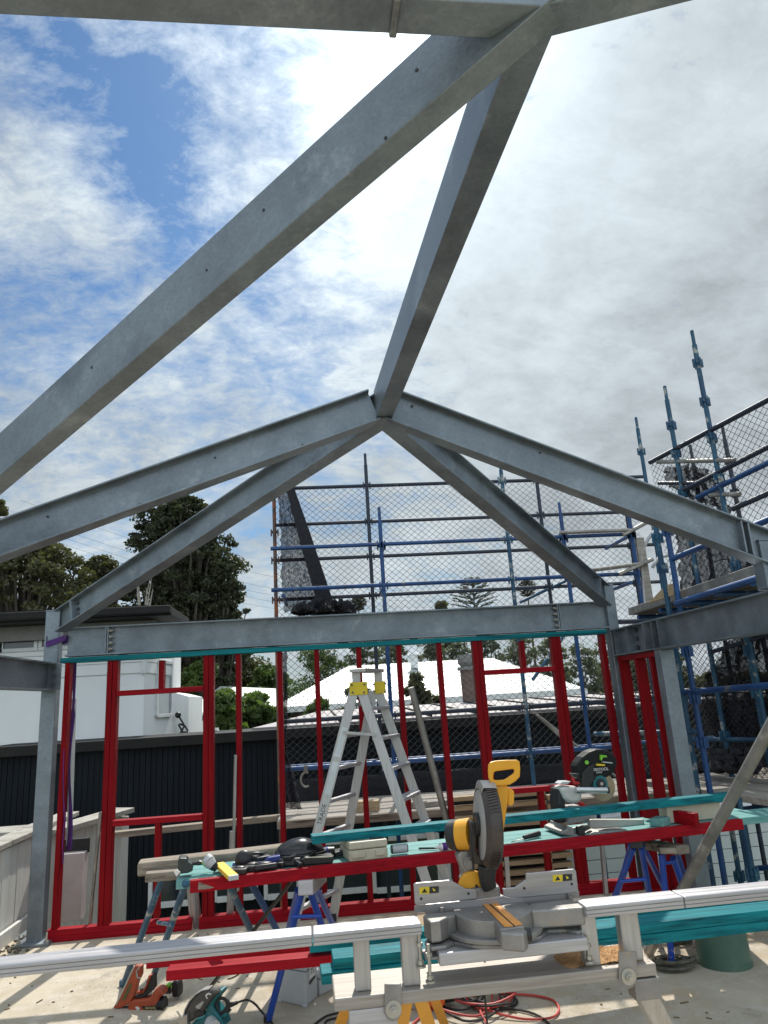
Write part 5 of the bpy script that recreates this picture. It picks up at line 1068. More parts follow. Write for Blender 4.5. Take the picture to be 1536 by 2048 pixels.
# case on the right with green latch, black pack on the teal timber
t = thing('tool_case', 'beige grey case with a green latch standing under the right end of the teal timber', 'case', tt(1395, 1650, .2)); p0, p1 = TP.at(1340, 1664, .10), TP.at(1448, 1655, .10)
MB().prism([V(p0.x, p0.y, TZ), V(p1.x, p1.y, TZ), V(p1.x, p1.y, TZ)+Tn*.28, V(p0.x, p0.y, TZ)+Tn*.22], V(0, 0, .104)).build('body', BEIGE, t, .008)
c_ = TP.at(1358, 1640, .094); MB().box(c_, (.045, .012, .03)).build('latch', GREENP, t, .004); MB().prism([TP.at(1371, 1638, .096), TP.at(1384, 1637, .096), TP.at(1384, 1652, .096), TP.at(1371, 1653, .096)], -Tn*.002).build('label_plate', WHT, t)
t = thing('battery_charger', 'black charger with a white label sitting on the right end of the teal timber', 'charger', TP.at(1385, 1610, .35)); cc = lambda x, y: (1250+x/5.37, 1580+y/5.37)
tpr(C(cc, [(525, 185), (560, 170), (650, 160), (660, 195), (530, 200)]), .30, .42).build('tray', BLK, t, .005); tpr(C(cc, [(650, 140), (680, 125), (790, 118), (805, 185), (660, 195)]), .28, .42).build('pack', BLK, t, .006); tpr(C(cc, [(715, 145), (775, 140), (780, 180), (720, 185)]), .272, .278).build('label_plate', WHT, t)

# ---------------------------------------------------------------- far mitre saw (black guard, sliding rail)
t = thing('mitre_saw', 'far sliding mitre saw with a black guard and brown blade standing on the work table', 'mitre saw', tt(1210, 1680, .25)); S8 = lambda L: C(c8, L)
tpr(S8([(245, 1085), (320, 1050), (320, 1015), (400, 1040), (420, 1110), (560, 1120), (700, 1075), (1000, 1060), (1320, 1075), (1325, 1110), (1100, 1105), (950, 1120), (760, 1135), (560, 1150), (520, 1175), (430, 1170), (390, 1140), (260, 1125)]), .08, .34).build('base', CAST, t, .008)
tpr(S8([(590, 1000), (600, 940), (1235, 940), (1240, 1060), (1080, 1055), (900, 1060), (600, 1090)]), .20, .24).build('fence', mat('pale_cast_metal', (.55, .54, .50), (.47, .46, .42), rough=.5, metal=.3), t, .006)
tpr(S8([(450, 1030), (530, 1030), (540, 1130), (460, 1120)]), .06, .10).build('lever', BLK, t, .004)
mb = tpr(S8([(330, 780), (460, 770), (500, 800), (660, 850), (680, 960), (330, 1000)]), .26, .34); mb.build('turret', mat('grey_body_plastic', (.42, .43, .43), (.36, .37, .37), rough=.45), t, .01)
tpr(S8([(230, 560), (300, 545), (500, 560), (505, 700), (480, 740), (400, 760), (330, 740), (290, 700)]), .18, .30).build('rail_housing', mat('light_grey_metal', (.58, .57, .54), (.5, .5, .47), rough=.4, metal=.3), t, .02)
tpr(S8([(225, 580), (260, 570), (300, 720), (315, 980), (245, 980), (240, 900), (215, 760)]), .20, .34).build('bevel_arm', BLK, t, .012)
mb = MB(); mb.tube([TP.at(*c8(420, 590), .16), TP.at(*c8(795, 592), .16)], .020, 16); mb.build('slide_rail', CHROME, t); mb = MB(); mb.tube([TP.at(*c8(788, 592), .16), TP.at(*c8(806, 592), .16)], .022, 16); mb.build('rail_cap', BLK, t)
# blade disc
bc = TP.at(*c8(745, 555), .27); rb = (TP.at(*c8(745, 725), .27)-bc).length; mb = MB(); n_ = 60
ring = []
for i in range(n_*2):
    q = math.pi*i/n_; rr = rb*(1.0 if i % 2 else .965); ring.append(bc+Tu*rr*math.cos(q)+Z*rr*math.sin(q))
mb.prism(ring, Tn*.004); mb.build('blade', BLADE, t)
gpts = [(430, 310)]+[(c8i[0], c8i[1]) for c8i in [(450, 270), (500, 200), (580, 140), (660, 110), (730, 108), (800, 125), (870, 165), (905, 215), (915, 280), (900, 330), (860, 400), (800, 440), (720, 455), (640, 500), (600, 560), (500, 560), (490, 470), (440, 400)]]
tpr(S8(gpts), .20, .30).build('guard', mat('black_saw_plastic', (.010, .011, .012), (.007, .008, .009), sc=12, rough=.5, spec=.25), t, .012)
tpr(S8([(495, 470), (500, 390), (560, 320), (640, 280), (640, 470), (590, 560), (500, 560)]), .19, .20).build('guard_panel', BLK, t, .004)
mb = MB(); q0 = TP.at(*c8(715, 515), .20); mb.tube([q0, q0+Tn*.09], .052, 18); mb.build('gear_head', TOOLT, t); mb = MB(); mb.tube([q0-Tn*.012, q0], .030, 14); mb.build('arbor', BLK, t); mb = MB(); mb.tube([q0-Tn*.018, q0-Tn*.011], .012, 8); mb.build('arbor_screw', BOLT, t)
mb = MB(); mb.tube([TP.at(*c8(553, 265), .199), TP.at(*c8(553, 265), .19)], .013, 18); mb.build('emblem', GREENP, t)
tpr(S8([(715, 175), (790, 185), (800, 205), (745, 210), (735, 245), (718, 240)]), .18, .20).build('switch', GREENP, t, .004); tpr(S8([(745, 255), (860, 265), (860, 280), (750, 270)]), .17, .20).build('handle_edge', SYST, t, .003)
tpr(S8([(668, 280), (768, 285), (768, 308), (668, 303)]), .188, .199).build('sticker', STKY, t)
writing('lettering', 'FESTOOL', .026, TP.at(*c8(722, 348), .186), Tu, Z, WHT, t); writing('lettering', 'KAPEX', .014, TP.at(*c8(700, 384), .186), Tu, Z, WHT, t)
tpr(S8([(430, 720), (520, 740), (560, 790), (555, 820), (510, 810)]), .22, .25).build('red_lever', REDP, t, .005); tpr(S8([(375, 395), (470, 400), (450, 460), (400, 430)]), .16, .21).build('cable_hook', BLK, t, .004); tpr(S8([(232, 520), (270, 490), (370, 490), (330, 525)]), .18, .26).build('top_cap', SYST, t, .004)
mb = MB(); mb.tube([TP.at(*c8(385, 440), .17), TP.at(*c8(400, 500), .17), TP.at(*c8(455, 510), .18)], .010, 8); mb.build('red_cable', REDP, t)

# ================================================================ FOREGROUND SAW STAND
RZ = .95
RP = Plane(P(0, 1930, z=RZ), P(1171, 1813, z=RZ)); Ru, Rn = RP.u, RP.n
def rr_(px, py, off=0., z=None):
    p = RP.at(px, py, off)
    if z is not None: p.z = z
    return p
t = thing('saw_stand', 'long welded aluminium saw stand across the front of the photo', 'saw stand', rr_(1000, 1900, .1))
zb = P(842, 1849, z=RZ); RH = .041; RW = .10
def railp(x0, y0, x1, y1, nm):
    a, b = rr_(x0, y0, z=RZ), rr_(x1, y1, z=RZ); d = .055
    o = MB().bar(a+Rn*RW/2-Z*RH/2, b+Rn*RW/2-Z*RH/2, RW, RH).build(nm, ALU, t, .005)
    mb = MB()
    for z in (.014, .028): mb.bar(a-Z*z-Rn*.0008, b-Z*z-Rn*.0008, .0016, .0022)
    mb.build('groove', mat('groove_shadow_metal', (.22, .21, .20), rough=.6, metal=.3), o); return o
a_ = rr_(-700, 1930, z=RZ); railp(-750, 1950, 624, 1870, 'top_rail'); railp(625.5, 1870, 843, 1849, 'top_rail'); railp(1171, 1813, 1368, 1800, 'top_rail'); railp(1369.5, 1800, 1900, 1770, 'top_rail')
LZ = P(723, 1986, z=.62).z; LW = .235
pl0 = RP.at(723, 1986); LZ = pl0.z; pl1 = rr_(1310, 1914, z=LZ)
MB().bar(rr_(668, 1992, z=LZ)+Rn*(LW/2)-Z*.03, pl1+Rn*LW/2-Z*.03, LW, .042).build('lower_plank', mat('dusty_shaded_aluminium', (0.40, 0.37, 0.34), (0.28, 0.25, 0.22), sc=3.0, st=(.7, 22, 22), rough=.5, metal=.35, bump=.12, bsc=8, c3=(.40, .27, .15), sc3=3.0, t3=(.56, .75)), t, .005)  # darker base colour holds both sawdust dirt and painted shade below the saw
def xat(px, py): return rr_(px, py)
for px, w in ((725, .058), (822, .062), (1185, .06), (1268, .075)):
    p = rr_(px, 1950, .06); MB().bar(V(p.x, p.y, LZ-.008), V(p.x, p.y, RZ-RH), w, .05, up=Rn).build('post', ALUV, t, .004)
# platform plank under the saw
pzA = RP.at(877, 1906); PZ = pzA.z; pA, pB_ = rr_(877, 1906, z=PZ), rr_(1173, 1872, z=PZ)
MB().bar(pA+Rn*.10-Z*.02, pB_+Rn*.10-Z*.02, .22, .042).build('saw_platform', ALU, t, .004)
for x, y0, y1, off in ((838, 1868, 1935, .02), (856, 1888, 1965, -.01), (856, 1875, 1950, .2), (1173, 1870, 1925, .02)):
    p, q = RP.at(x, y0, off), RP.at(x, y1, off); mb = MB(); mb.tube([p, V(p.x, p.y, q.z)], .006, 8); b_ = mb.build('adjusting_bolt', BOLT, t)
    mb = MB(); mb.tube([V(p.x, p.y, q.z), V(p.x, p.y, q.z+.006)], .018, 12); mb.tube([V(p.x, p.y, p.z-.04), V(p.x, p.y, p.z-.028)], .012, 6); mb.tube([V(p.x, p.y, q.z+.01), V(p.x, p.y, q.z+.022)], .012, 6); mb.build('nut', BOLT, b_)
for x0, x1 in ((843, 878),):
    p = RP.at(860, 1905, .06); MB().box((p.x, p.y, PZ-.02), (.05, .10, .008)).build('lug', CAST, t, .002)
# end brackets, bolts and legs
for px, py, lx in ((786, 2010, 0), (1256, 1945, 1)):
    w = 17 if not lx else 18
    RP.pr([(px-w, py-42), (px+w, py-42), (px+w, py+18), (px+w*.6, py+30), (px, py+34), (px-w*.6, py+30), (px-w, py+18)], -.012, -.004).build('bracket_plate', CAST, t, .002)
    c_ = RP.at(px+1, py+8, -.012); mb = MB(); mb.tube([c_, c_-Rn*.004], .028, 18); mb.build('washer', BOLT, t); mb = MB(); mb.tube([c_-Rn*.004, c_-Rn*.018], .015, 6); mb.tube([c_-Rn*.018, c_-Rn*.026], .008, 8); mb.build('bolt', BOLT, t)
p = RP.at(745, 2015, .03); MB().box((p.x, p.y, LZ-.095), (.17, .05, .085), Matrix.Rotation(math.atan2(Ru.y, Ru.x), 3, 'Z')).build('leg_clamp', ALU, t, .004)
p = RP.at(1285, 1950, .03); MB().box((p.x, p.y, LZ-.09), (.10, .07, .07), Matrix.Rotation(math.atan2(Ru.y, Ru.x), 3, 'Z')).build('leg_clamp', CAST, t, .004)
for (x, y, off), (fx, fy) in (((742, 2040, .03), (735, 2330)), ((1276, 1960, .04), (1450, 2300))):
    a = RP.at(x, y, off); f = P(fx, fy, z=0); MB().bar(f, a, .075, .06, up=Rn).build('leg', ALUV, t, .006)
# sawdust on the stand and the floor
mb = MB(); rg = random.Random(9)
def dust(cx, cy, sx, sy, z, n, s0=.0015, s1=.004):
    for _ in range(n):
        x, y = rg.gauss(cx, sx), rg.gauss(cy, sy); s = rg.uniform(s0, s1); a = rg.uniform(0, 3); mb.add([V(x+s*math.cos(a), y+s*math.sin(a), z), V(x-s*math.sin(a), y+s*math.cos(a), z+s*.3), V(x-s*math.cos(a), y-s*math.sin(a), z), V(x, y, z+s)], [(0, 1, 3), (1, 2, 3), (2, 0, 3), (0, 2, 1)])
c_ = RP.at(1225, 1905, .13)
q_ = rr_(1225, 1900, .12, z=LZ-.007)
for _ in range(1700):
    f = abs(rg.gauss(0, .5)); u_ = rg.gauss(0, .10); v_ = rg.uniform(.02, LW-.02); x = q_+Ru*u_+Rn*(v_-.12); s = rg.uniform(.0008, .0022); z = LZ-.007+max(0, .010-abs(u_)*.05)*rg.random(); mb.add([V(x.x+s, x.y, z), V(x.x, x.y+s, z), V(x.x-s, x.y-s, z), V(x.x, x.y, z+s)], [(0, 1, 3), (1, 2, 3), (2, 0, 3), (0, 2, 1)])
for _ in range(700):
    x = pA+(pB_-pA)*rg.random()+Rn*rg.uniform(.005, .2); s = rg.uniform(.0006, .0015); z = PZ+.001; mb.add([V(x.x+s, x.y, z), V(x.x, x.y+s, z), V(x.x-s, x.y-s, z), V(x.x, x.y, z+s)], [(0, 1, 3), (1, 2, 3), (2, 0, 3), (0, 2, 1)])
for (px, py, n_, sg) in ((400, 1960, 900, .45), (340, 1935, 500, .3), (1100, 2010, 500, .4), (700, 1990, 500, .5), (1300, 2000, 400, .5), (900, 1960, 500, .4), (560, 1960, 300, .4)):
    c_ = P(px, py, z=0); dust(c_.x, c_.y, sg, sg*.6, .001, n_, .001, .0035)
tag(mb.build('sawdust', mat('sawdust', (.50, .29, .13), (.36, .20, .09), sc=50, rough=1), None, recalc=False), 'orange sawdust scattered over the stand and the concrete floor', 'sawdust', kind='stuff')

# ---------------------------------------------------------------- yellow mitre saw on the stand
t = thing('mitre_saw', 'yellow mitre saw with a ribbed brown guard mounted on the aluminium stand', 'mitre saw', rr_(990, 1870, .1))
cx2 = lambda x, y: (820+x/3.339, 1480+y/3.339)
cg = lambda x, y: (880+x/5.908, 1540+y/5.908)
def S2(L): return C(cx2, L)
def SG(L): return C(cg, L)
FO = .16                                        # fence plane offset behind the stand front
def spr(L, o0, o1): return RP.pr(L, o0, o1)
f1_ = spr(S2([(25, 965), (40, 955), (270, 935), (372, 993), (445, 1000), (447, 1062), (40, 1105), (33, 1090)]), FO, FO+.012).build('fence', FENCEM, t, .003)
f2_ = spr(S2([(618, 993), (700, 985), (772, 935), (775, 892), (1095, 862), (1110, 875), (1127, 1020), (790, 1050), (690, 1055), (628, 1045)]), FO, FO+.012).build('fence', FENCEM, t, .003)
for fo, x, y in ((f1_, 390, 1026), (f2_, 763, 990), (f2_, 1080, 962), (f1_, 75, 1060)):
    mb = MB(); q = RP.at(*cx2(x, y), FO); mb.tube([q, q-Rn*.002], .005, 8); mb.build('screw', BLK, fo)
for fo, x, y, w in ((f1_, 63, 982, 1), (f2_, 953, 900, 1)):
    spr(S2([(x, y+3), (x+66, y-2), (x+66, y+44), (x, y+48)]), FO-.0012, FO).build('sticker', STKY, fo); spr(S2([(x+67, y-2), (x+130, y-6), (x+130, y+38), (x+67, y+43)]), FO-.0012, FO).build('sticker', BLK, fo)
    mb = spr(S2([(x+34, y+8), (x+52, y+36), (x+16, y+39)]), FO-.0022, FO-.0012); mb.build('warning_mark', BLK, fo)
    spr(S2([(x+88, y+8), (x+96, y+8), (x+100, y+18), (x+108, y+16), (x+104, y+28), (x+92, y+26)]), FO-.0022, FO-.0012).build('warning_mark', STKY, fo)
for x in (40, 1062):     # plastic grids at the fence ends
    mb = MB(); 
    for k in range(4): mb.bar(RP.at(*cx2(x+k*19, (1108 if x < 500 else 1012)), FO+.005), RP.at(*cx2(x+k*19, (1148 if x < 500 else 1052)), FO+.005), .012, .003, up=Rn)
    for k in range(3): mb.bar(RP.at(*cx2(x, (1108 if x < 500 else 1012)+k*20), FO+.006), RP.at(*cx2(x+57, (1104 if x < 500 else 1008)+k*20), FO+.006), .012, .003)
    mb.build('end_grid', CAST, t)
spr(S2([(100, 1098), (447, 1064), (620, 1040), (628, 1047), (690, 1057), (1058, 1012), (1062, 1060), (1095, 1075), (700, 1115), (300, 1150), (105, 1165)]), FO+.012, FO+.045).build('fence_casting', FENCEM, t, .003)
TZ2 = RP.at(*cx2(560, 1135), FO-.06).z         # saw table height
def zt2(x, y, z=None): return P(*cx2(x, y), z=TZ2 if z is None else z)
def slab(L, h_, z=None): return MB().prism([zt2(x, y, z) for x, y in L], V(0, 0, -h_))
MB().prism([zt2(*p) for p in ((105, 1160), (300, 1143), (305, 1165), (250, 1180), (200, 1205), (135, 1215), (85, 1170))], V(0, 0, -.072)).build('base_wing', CAST, t, .006)
MB().prism([zt2(*p) for p in ((795, 1108), (800, 1090), (1065, 1060), (1140, 1085), (1160, 1115), (1000, 1128), (810, 1140))], V(0, 0, -.062)).build('base_wing', CAST, t, .006)
tc_ = zt2(550, 1128); mb = MB()
mb.tube([tc_-V(0, 0, .058), tc_-V(0, 0, .001)], .150, 48); mb.build('turntable', CAST, t, .002)
# lower base with flange feet
zb2 = PZ+.001; L_ = ((95, 1345), (160, 1290), (310, 1262), (800, 1195), (900, 1225), (1165, 1225), (1170, 1262), (1120, 1278), (1040, 1262), (920, 1268), (880, 1305), (780, 1335), (650, 1372), (420, 1368), (300, 1345), (240, 1372), (140, 1385))
MB().prism([P(*cx2(x, y), z=zb2+.014) for x, y in L_], V(0, 0, -.014)).build('base_plate', CAST, t, .004)
for x, y in ((165, 1345), (430, 1330), (315, 1295), (870, 1235), (1155, 1245)):
    q = P(*cx2(x, y), z=zb2+.014); mb = MB(); mb.tube([q, q+V(0, 0, .004)], .008, 8); mb.build('screw', BLK, t)
# mitre arm with orange kerf plate, pointing towards the camera and right
arm = [zt2(480, 1100), zt2(592, 1090), zt2(765, 1240), zt2(600, 1262)]
MB().prism(arm, V(0, 0, -.060)).build('mitre_arm', CAST, t, .005)
kp = [zt2(487, 1102)+V(0, 0, .001), zt2(520, 1098)+V(0, 0, .001), zt2(690, 1248)+V(0, 0, .001), zt2(630, 1252)+V(0, 0, .001)]
MB().prism(kp, V(0, 0, .003)).build('kerf_plate', ORPL, t, .001); kp = [zt2(535, 1096)+V(0, 0, .001), zt2(585, 1094)+V(0, 0, .001), zt2(752, 1236)+V(0, 0, .001), zt2(702, 1246)+V(0, 0, .001)]
MB().prism(kp, V(0, 0, .003)).build('kerf_plate', ORPL, t, .001); MB().prism([zt2(521, 1098)+V(0, 0, .0006), zt2(534, 1096)+V(0, 0, .0006), zt2(701, 1246)+V(0, 0, .0006), zt2(691, 1248)+V(0, 0, .0006)], V(0, 0, .001)).build('kerf_slot', BLK, t)
n0 = zt2(690, 1262); MB().box(n0+V(0, 0, -.035), (.085, .05, .06), Matrix.Rotation(-.5, 3, 'Z')).build('arm_nose', CAST, t, .008)
q = P(*cx2(738, 1300), z=TZ2-.035); mb = MB(); mb.tube([q-Ru*.03-Rn*.0, q+Ru*.036-Rn*.01], .026, 14, .022); mb.build('lock_knob', BLK, t); MB().box(P(*cx2(665, 1345), z=TZ2-.06), (.04, .02, .03)).build('lever', BLK, t, .004)
q = zt2(515, 1180); spr(S2([(505, 1195), (520, 1198), (525, 1300), (512, 1300)]), FO-.15, FO-.148).build('scale_pointer', REDP, t)
# curved scale lip in front of the turntable
mb = MB(); cc_ = V(tc_.x, tc_.y, PZ+.022); mb.prism([cc_+V(.185*math.cos(q), .175*math.sin(q), 0) for q in [math.radians(-165+i*10) for i in range(16)]]+[cc_+V(.15*math.cos(q), .14*math.sin(q), 0) for q in [math.radians(-15-i*10) for i in range(16)]], V(0, 0, .016)); mb.build('mitre_scale', CAST, t, .003)
for x in (215, 1070):
    q = RP.at(*cx2(x, 1120 if x < 500 else 1040), FO-.005); mb = MB(); mb.tube([q, q-V(0, 0, .03)], .009, 10); mb.build('detent_pin', CAST, t)
# arm, guard, motor, handle
spr(SG([(205, 1010), (240, 965), (330, 955), (380, 990), (400, 1080), (420, 1200), (440, 1290), (300, 1330), (245, 1310), (300, 1240), (260, 1160), (225, 1080)]), FO+.05, FO+.12).build('pivot_arm', CAST, t, .012)
mb = MB(); q = RP.at(*cg(335, 1085), FO+.05); mb.tube([q+Rn*.02, q-Rn*.02], .022, 16); mb.tube([q-Rn*.02, q-Rn*.03], .012, 12); mb.build('pivot_bolt', CAST, t)
mb = MB(); q = RP.at(*cg(400, 1400), FO+.04); L_ = [(RP.at(*cg(400, 1400), FO+.03))+Ru*.058*math.cos(a)+Z*.062*math.sin(a) for a in [math.radians(i*12) for i in range(16)]]; mb.prism(L_, Rn*.03); mb.build('bevel_scale', YEL, t, .002)
q = RP.at(*cg(430, 1370), FO+.028); mb = MB(); mb.tube([q, q-Rn*.004], .006, 8); mb.build('scale_screw', BLK, t)
MB().box(RP.at(*cg(520, 1440), FO+.05), (.12, .07, .05)).build('pivot_base', CAST, t, .01)
# guard: disc whose axis points left and a little towards the camera
gc = RP.at(*cx2(518, 562), FO-.02); ax = (-Ru*.98+Rn*.05+Z*.05).normalized(); gr = .158; gt = .064
bx = ax.cross(Z).normalized(); bz = bx.cross(ax).normalized()
if bz.z < 0: bz = -bz
def gpt(a, r, k): return gc+(bx*math.cos(a)+bz*math.sin(a))*r+ax*k
def ringmesh(prof, n, a0=0, a1=2*math.pi, closed=True):
    vs = []; fs = []; k = len(prof)
    for i in range(n):
        a = a0+(a1-a0)*i/(n if closed else n-1)
        for r, w in prof: vs.append(gpt(a, r, w))
    for i in range(n if closed else n-1):
        for j in range(k-1): fs.append((i*k+j, i*k+j+1, ((i+1) % n)*k+j+1, ((i+1) % n)*k+j))
    return MB().add(vs, fs, True)
m_ = ringmesh([(.001, -gt/2), (gr*.93, -gt/2), (gr, -gt/2+.012), (gr, gt/2-.016), (gr*.9, gt/2), (gr*.80, gt/2)], 72); m_.build('guard_rim', GUARD, t)
mb = MB()                                       # moulded ribs round the rim
for i in range(70):
    a = math.radians(-150+i*4.4)
    if -90 < 0: p, q = gpt(a, gr+.0015, -gt/2+.010), gpt(a+.05, gr+.0015, gt/2-.014); mb.bar(p, q, .0035, .005, up=(p-gc))
mb.build('rib', GUARD, t)
m_ = ringmesh([(.001, gt/2+.004), (gr*.78, gt/2+.004), (gr*.84, gt/2-.002)], 64); m_.build('guard_side', GUARDL, t)
mb = MB(); mb.tube([gpt(0, 0, gt/2), gpt(0, 0, gt/2+.02)], .045, 24); mb.build('guard_hub', BLK, t)
m_ = ringmesh([(gr*.97, -gt/2-.001), (gr+.006, -gt/2+.004), (gr+.007, gt/2-.006), (gr*.86, gt/2+.003)], 22, math.radians(62), math.radians(118), False); o = m_.build('upper_shroud', GUARDL, t); o.modifiers.new('thick', 'SOLIDIFY').thickness = .003
mb = MB(); q0, q1 = gc+ax*.03-Z*.05, None
mb.prism([RP.at(*p, FO-.02) for p in SG([(368, 620), (420, 610), (440, 700), (430, 960), (520, 1090), (680, 1100), (700, 1140), (560, 1140), (400, 1110), (368, 900)])], Rn*.07); mb.build('gear_case', GUARD, t, .006)
mb = MB()                                        # black dust boot
bpts = [RP.at(*cg(x, y), FO+.0) for x, y in ((560, 1140), (552, 1230), (560, 1320), (590, 1400))]; mb.tube(bpts, .038, 14, .028); mb.build('dust_boot', BLK, t)
spr(SG([(590, 1260), (640, 1290), (665, 1360), (630, 1350), (600, 1320)]), FO-.01, FO+.01).build('boot_flap', CAST, t, .002)
# motor
m0, m1 = RP.at(*cg(385, 755), FO+.06), RP.at(*cg(215, 765), FO+.10); mb = MB(); mb.tube([m0, m1], .062, 28, .058); mb.build('motor_body', YEL, t)
m2 = RP.at(*cg(105, 772), FO+.12); dm = (m2-m1).normalized(); mb = MB(); mb.tube([m1, m1+dm*.03, m2-dm*.012, m2], .0595, 28, .050); mo = mb.build('motor_cap', BLK, t)
mb = MB()
for i in range(22):
    a = 2*math.pi*i/22; s_ = dm.orthogonal().normalized(); s2 = dm.cross(s_); e = s_*math.cos(a)+s2*math.sin(a); mb.bar(m2-dm*.03+e*.053, m2+e*.047, .003, .005)
mb.build('vent_rib', BLK, mo); mb = MB(); mb.tube([m2-dm*.002, m2+dm*.004], .040, 22); mb.build('end_disc', YEL, mo)
# handle with a hole: outer loop minus inner loop as a ring of quads
HO = [(522, 165), (535, 148), (570, 138), (640, 133), (712, 132), (732, 145), (736, 190), (733, 245), (705, 275), (668, 298), (620, 305), (570, 305), (540, 290), (524, 255), (520, 210)]
HI = [(558, 222), (560, 214), (575, 208), (620, 202), (685, 194), (694, 197), (696, 205), (694, 216), (682, 228), (660, 244), (628, 264), (590, 268), (562, 268), (556, 260), (556, 240)]
vs = []; n_ = len(HO)
for off, ins in ((FO-.055, 0), (FO-.015, 0)):
    vs += [RP.at(*cx2(*p), off) for p in HO]+[RP.at(*cx2(*p), off) for p in HI]
fs = []
for i in range(n_):
    j = (i+1) % n_; k = 2*n_
    fs += [(i, j, n_+j, n_+i), (k+i, k+n_+i, k+n_+j, k+j), (i, k+i, k+j, j), (n_+i, n_+j, k+n_+j, k+n_+i)]
MB().add(vs, fs).build('handle', YEL, t, .010)
spr(S2([(575, 290), (650, 300), (660, 325), (655, 420), (640, 480), (630, 600), (600, 640), (575, 640), (560, 310)]), FO-.04, FO+.03).build('handle_arm', YEL, t, .008)
spr(SG([(700, 230), (790, 225), (800, 300), (785, 500), (755, 700), (735, 700), (700, 420)]), FO-.01, FO+.05).build('handle_arm', YEL, t, .006)
spr(S2([(655, 325), (672, 320), (698, 345), (697, 425), (680, 440), (655, 440)]), FO-.035, FO+.01).build('switch_housing', YEL, t, .01)
mb = MB(); mb.tube([RP.at(*cg(372, 620), FO-.05), RP.at(*cg(368, 800), FO-.055), RP.at(*cg(372, 950), FO-.05), RP.at(*cg(398, 1180), FO-.03)], .004, 6); mb.build('cable', BLK, t)

# ================================================================ ON THE FLOOR
# yellow folding trestle below the stand
t = thing('folding_trestle', 'yellow folding trestle standing on the floor below the aluminium stand', 'trestle', P(740, 2100, z=0))
for a, b, w in (((715, 1962, .45), (655, 2110), .045), ((812, 1995, .10), (782, 2180), .05), ((838, 1990, .10), (900, 2180), .05), ((860, 1975, .45), (905, 2090), .04)):
    f = P(*b, z=0); MB().bar(f, RP.at(a[0], a[1], a[2]), w, .025, up=Rn).build('leg', YEL if True else 0, t, .003)
MB().bar(RP.at(700, 2008, .40), RP.at(745, 2004, .30), .03, .012).build('brace', YEL, t, .002); MB().bar(RP.at(805, 1985, .10), RP.at(848, 1982, .10), .06, .05).build('top_bar', BLK, t, .004)
# bucket
t = thing('bucket', 'big faded green plastic bucket turned upside down on the floor at the right', 'bucket', P(1450, 1935, z=0)); c_ = P(1449, 1925, z=0); rB = (P(1504, 1925, z=0)-P(1394, 1925, z=0)).length/2; hB = .40
MB().tube([c_, c_+V(0, 0, hB*.5), c_+V(0, 0, hB)], rB, 48, rB*.86).build('body', BUCK, t, .004); MB().tube([c_+V(0, 0, .001), c_+V(0, 0, .03)], rB+.002, 48, rB+.001).build('rim', BUCK, t)
mb = MB(); mb.tube([c_+V(-.02, -rB*.93, .3), c_+V(-.02, -rB*.98, .3)], .008, 8); mb.build('mark', WHT, t)
# rope coil round the sawhorse foot
t = thing('rope_coil', 'olive strap coil lying round the foot of the right blue sawhorse', 'strap coil', P(1350, 1940, z=0)); c_ = P(1352, 1938, z=0); mb = MB(); pts = []
for i in range(90): a = i*.42; r = .075+.035*math.sin(i*.31); pts.append(c_+V(r*1.25*math.cos(a), r*.8*math.sin(a), .012+i*.0006))
mb.tube(pts, .010, 7); mb.build('coil', ROPE, t); c2_ = P(1360, 1888, z=0); mb = MB(); pts = [c2_+V((.07+.02*math.sin(i))*math.cos(i*.4), .05*math.sin(i*.4), .010+i*.0005) for i in range(60)]; mb.tube(pts, .009, 7); mb.build('coil', ROPE, t)
# grey cases
t = thing('tool_case', 'grey plastic case standing on the floor behind the bright blue sawhorse leg', 'case', P(610, 2000, z=0)); a, b, c = P(556, 2003, z=0), P(613, 2014, z=0), P(636, 1993, z=0)
d0 = (b-a); d1 = (c-b); Hc = .25
MB().prism([a, b, c, a+d1], V(0, 0, Hc*.72)).build('body', SYST, t, .008); MB().prism([a+V(0, 0, Hc*.735), b+V(0, 0, Hc*.735), c+V(0, 0, Hc*.735), a+d1+V(0, 0, Hc*.735)], V(0, 0, Hc*.2)).build('lid', SYST, t, .008)
q = b+d1*.5+V(0, 0, Hc*.66); nn = d1.cross(Z).normalized(); MB().prism([q-d1*.22-V(0, 0, .035)+nn*.002, q+d1*.22-V(0, 0, .035)+nn*.002, q+d1*.22+V(0, 0, .035)+nn*.002, q-d1*.22+V(0, 0, .035)+nn*.002], nn*.002).build('label_plate', WHT, t)
writing('lettering', 'T5', .045, q+nn*.005, d1, Z, BLK, t); MB().bar(q-d1*.22-V(0, 0, .055)+nn*.004, q+d1*.25-V(0, 0, .04)+nn*.004, .006, .014).build('latch', BLK, t, .001)
mb = MB(); ctr = (a+b+c+a+d1)/4+V(0, 0, Hc*.94); mb.tube([ctr-d0*.28, ctr-d0*.28+V(0, 0, .022), ctr+d0*.28+V(0, 0, .022), ctr+d0*.28], .009, 8); mb.build('handle', SYST, t)
for f in (.05, .95): MB().box(a+d0*f+V(0, 0, .01), (.03, .03, .02)).build('foot', SYST, t, .003)
t = thing('tool_case', 'second grey case lying flat behind the upright grey case', 'case', P(660, 1975, z=0)); a2, b2 = P(640, 1992, z=0), P(690, 1968, z=0); d = b2-a2; n2 = V(-d.y, d.x, 0).normalized()
MB().prism([a2, b2, b2+n2*.3, a2+n2*.3], V(0, 0, .085)).build('body', SYST, t, .008); MB().prism([a2+V(0, 0, .09)-n2*.006, b2+V(0, 0, .09)-n2*.006, b2+n2*.306+V(0, 0, .09), a2+n2*.306+V(0, 0, .09)], V(0, 0, .05)).build('lid', SYST, t, .008)
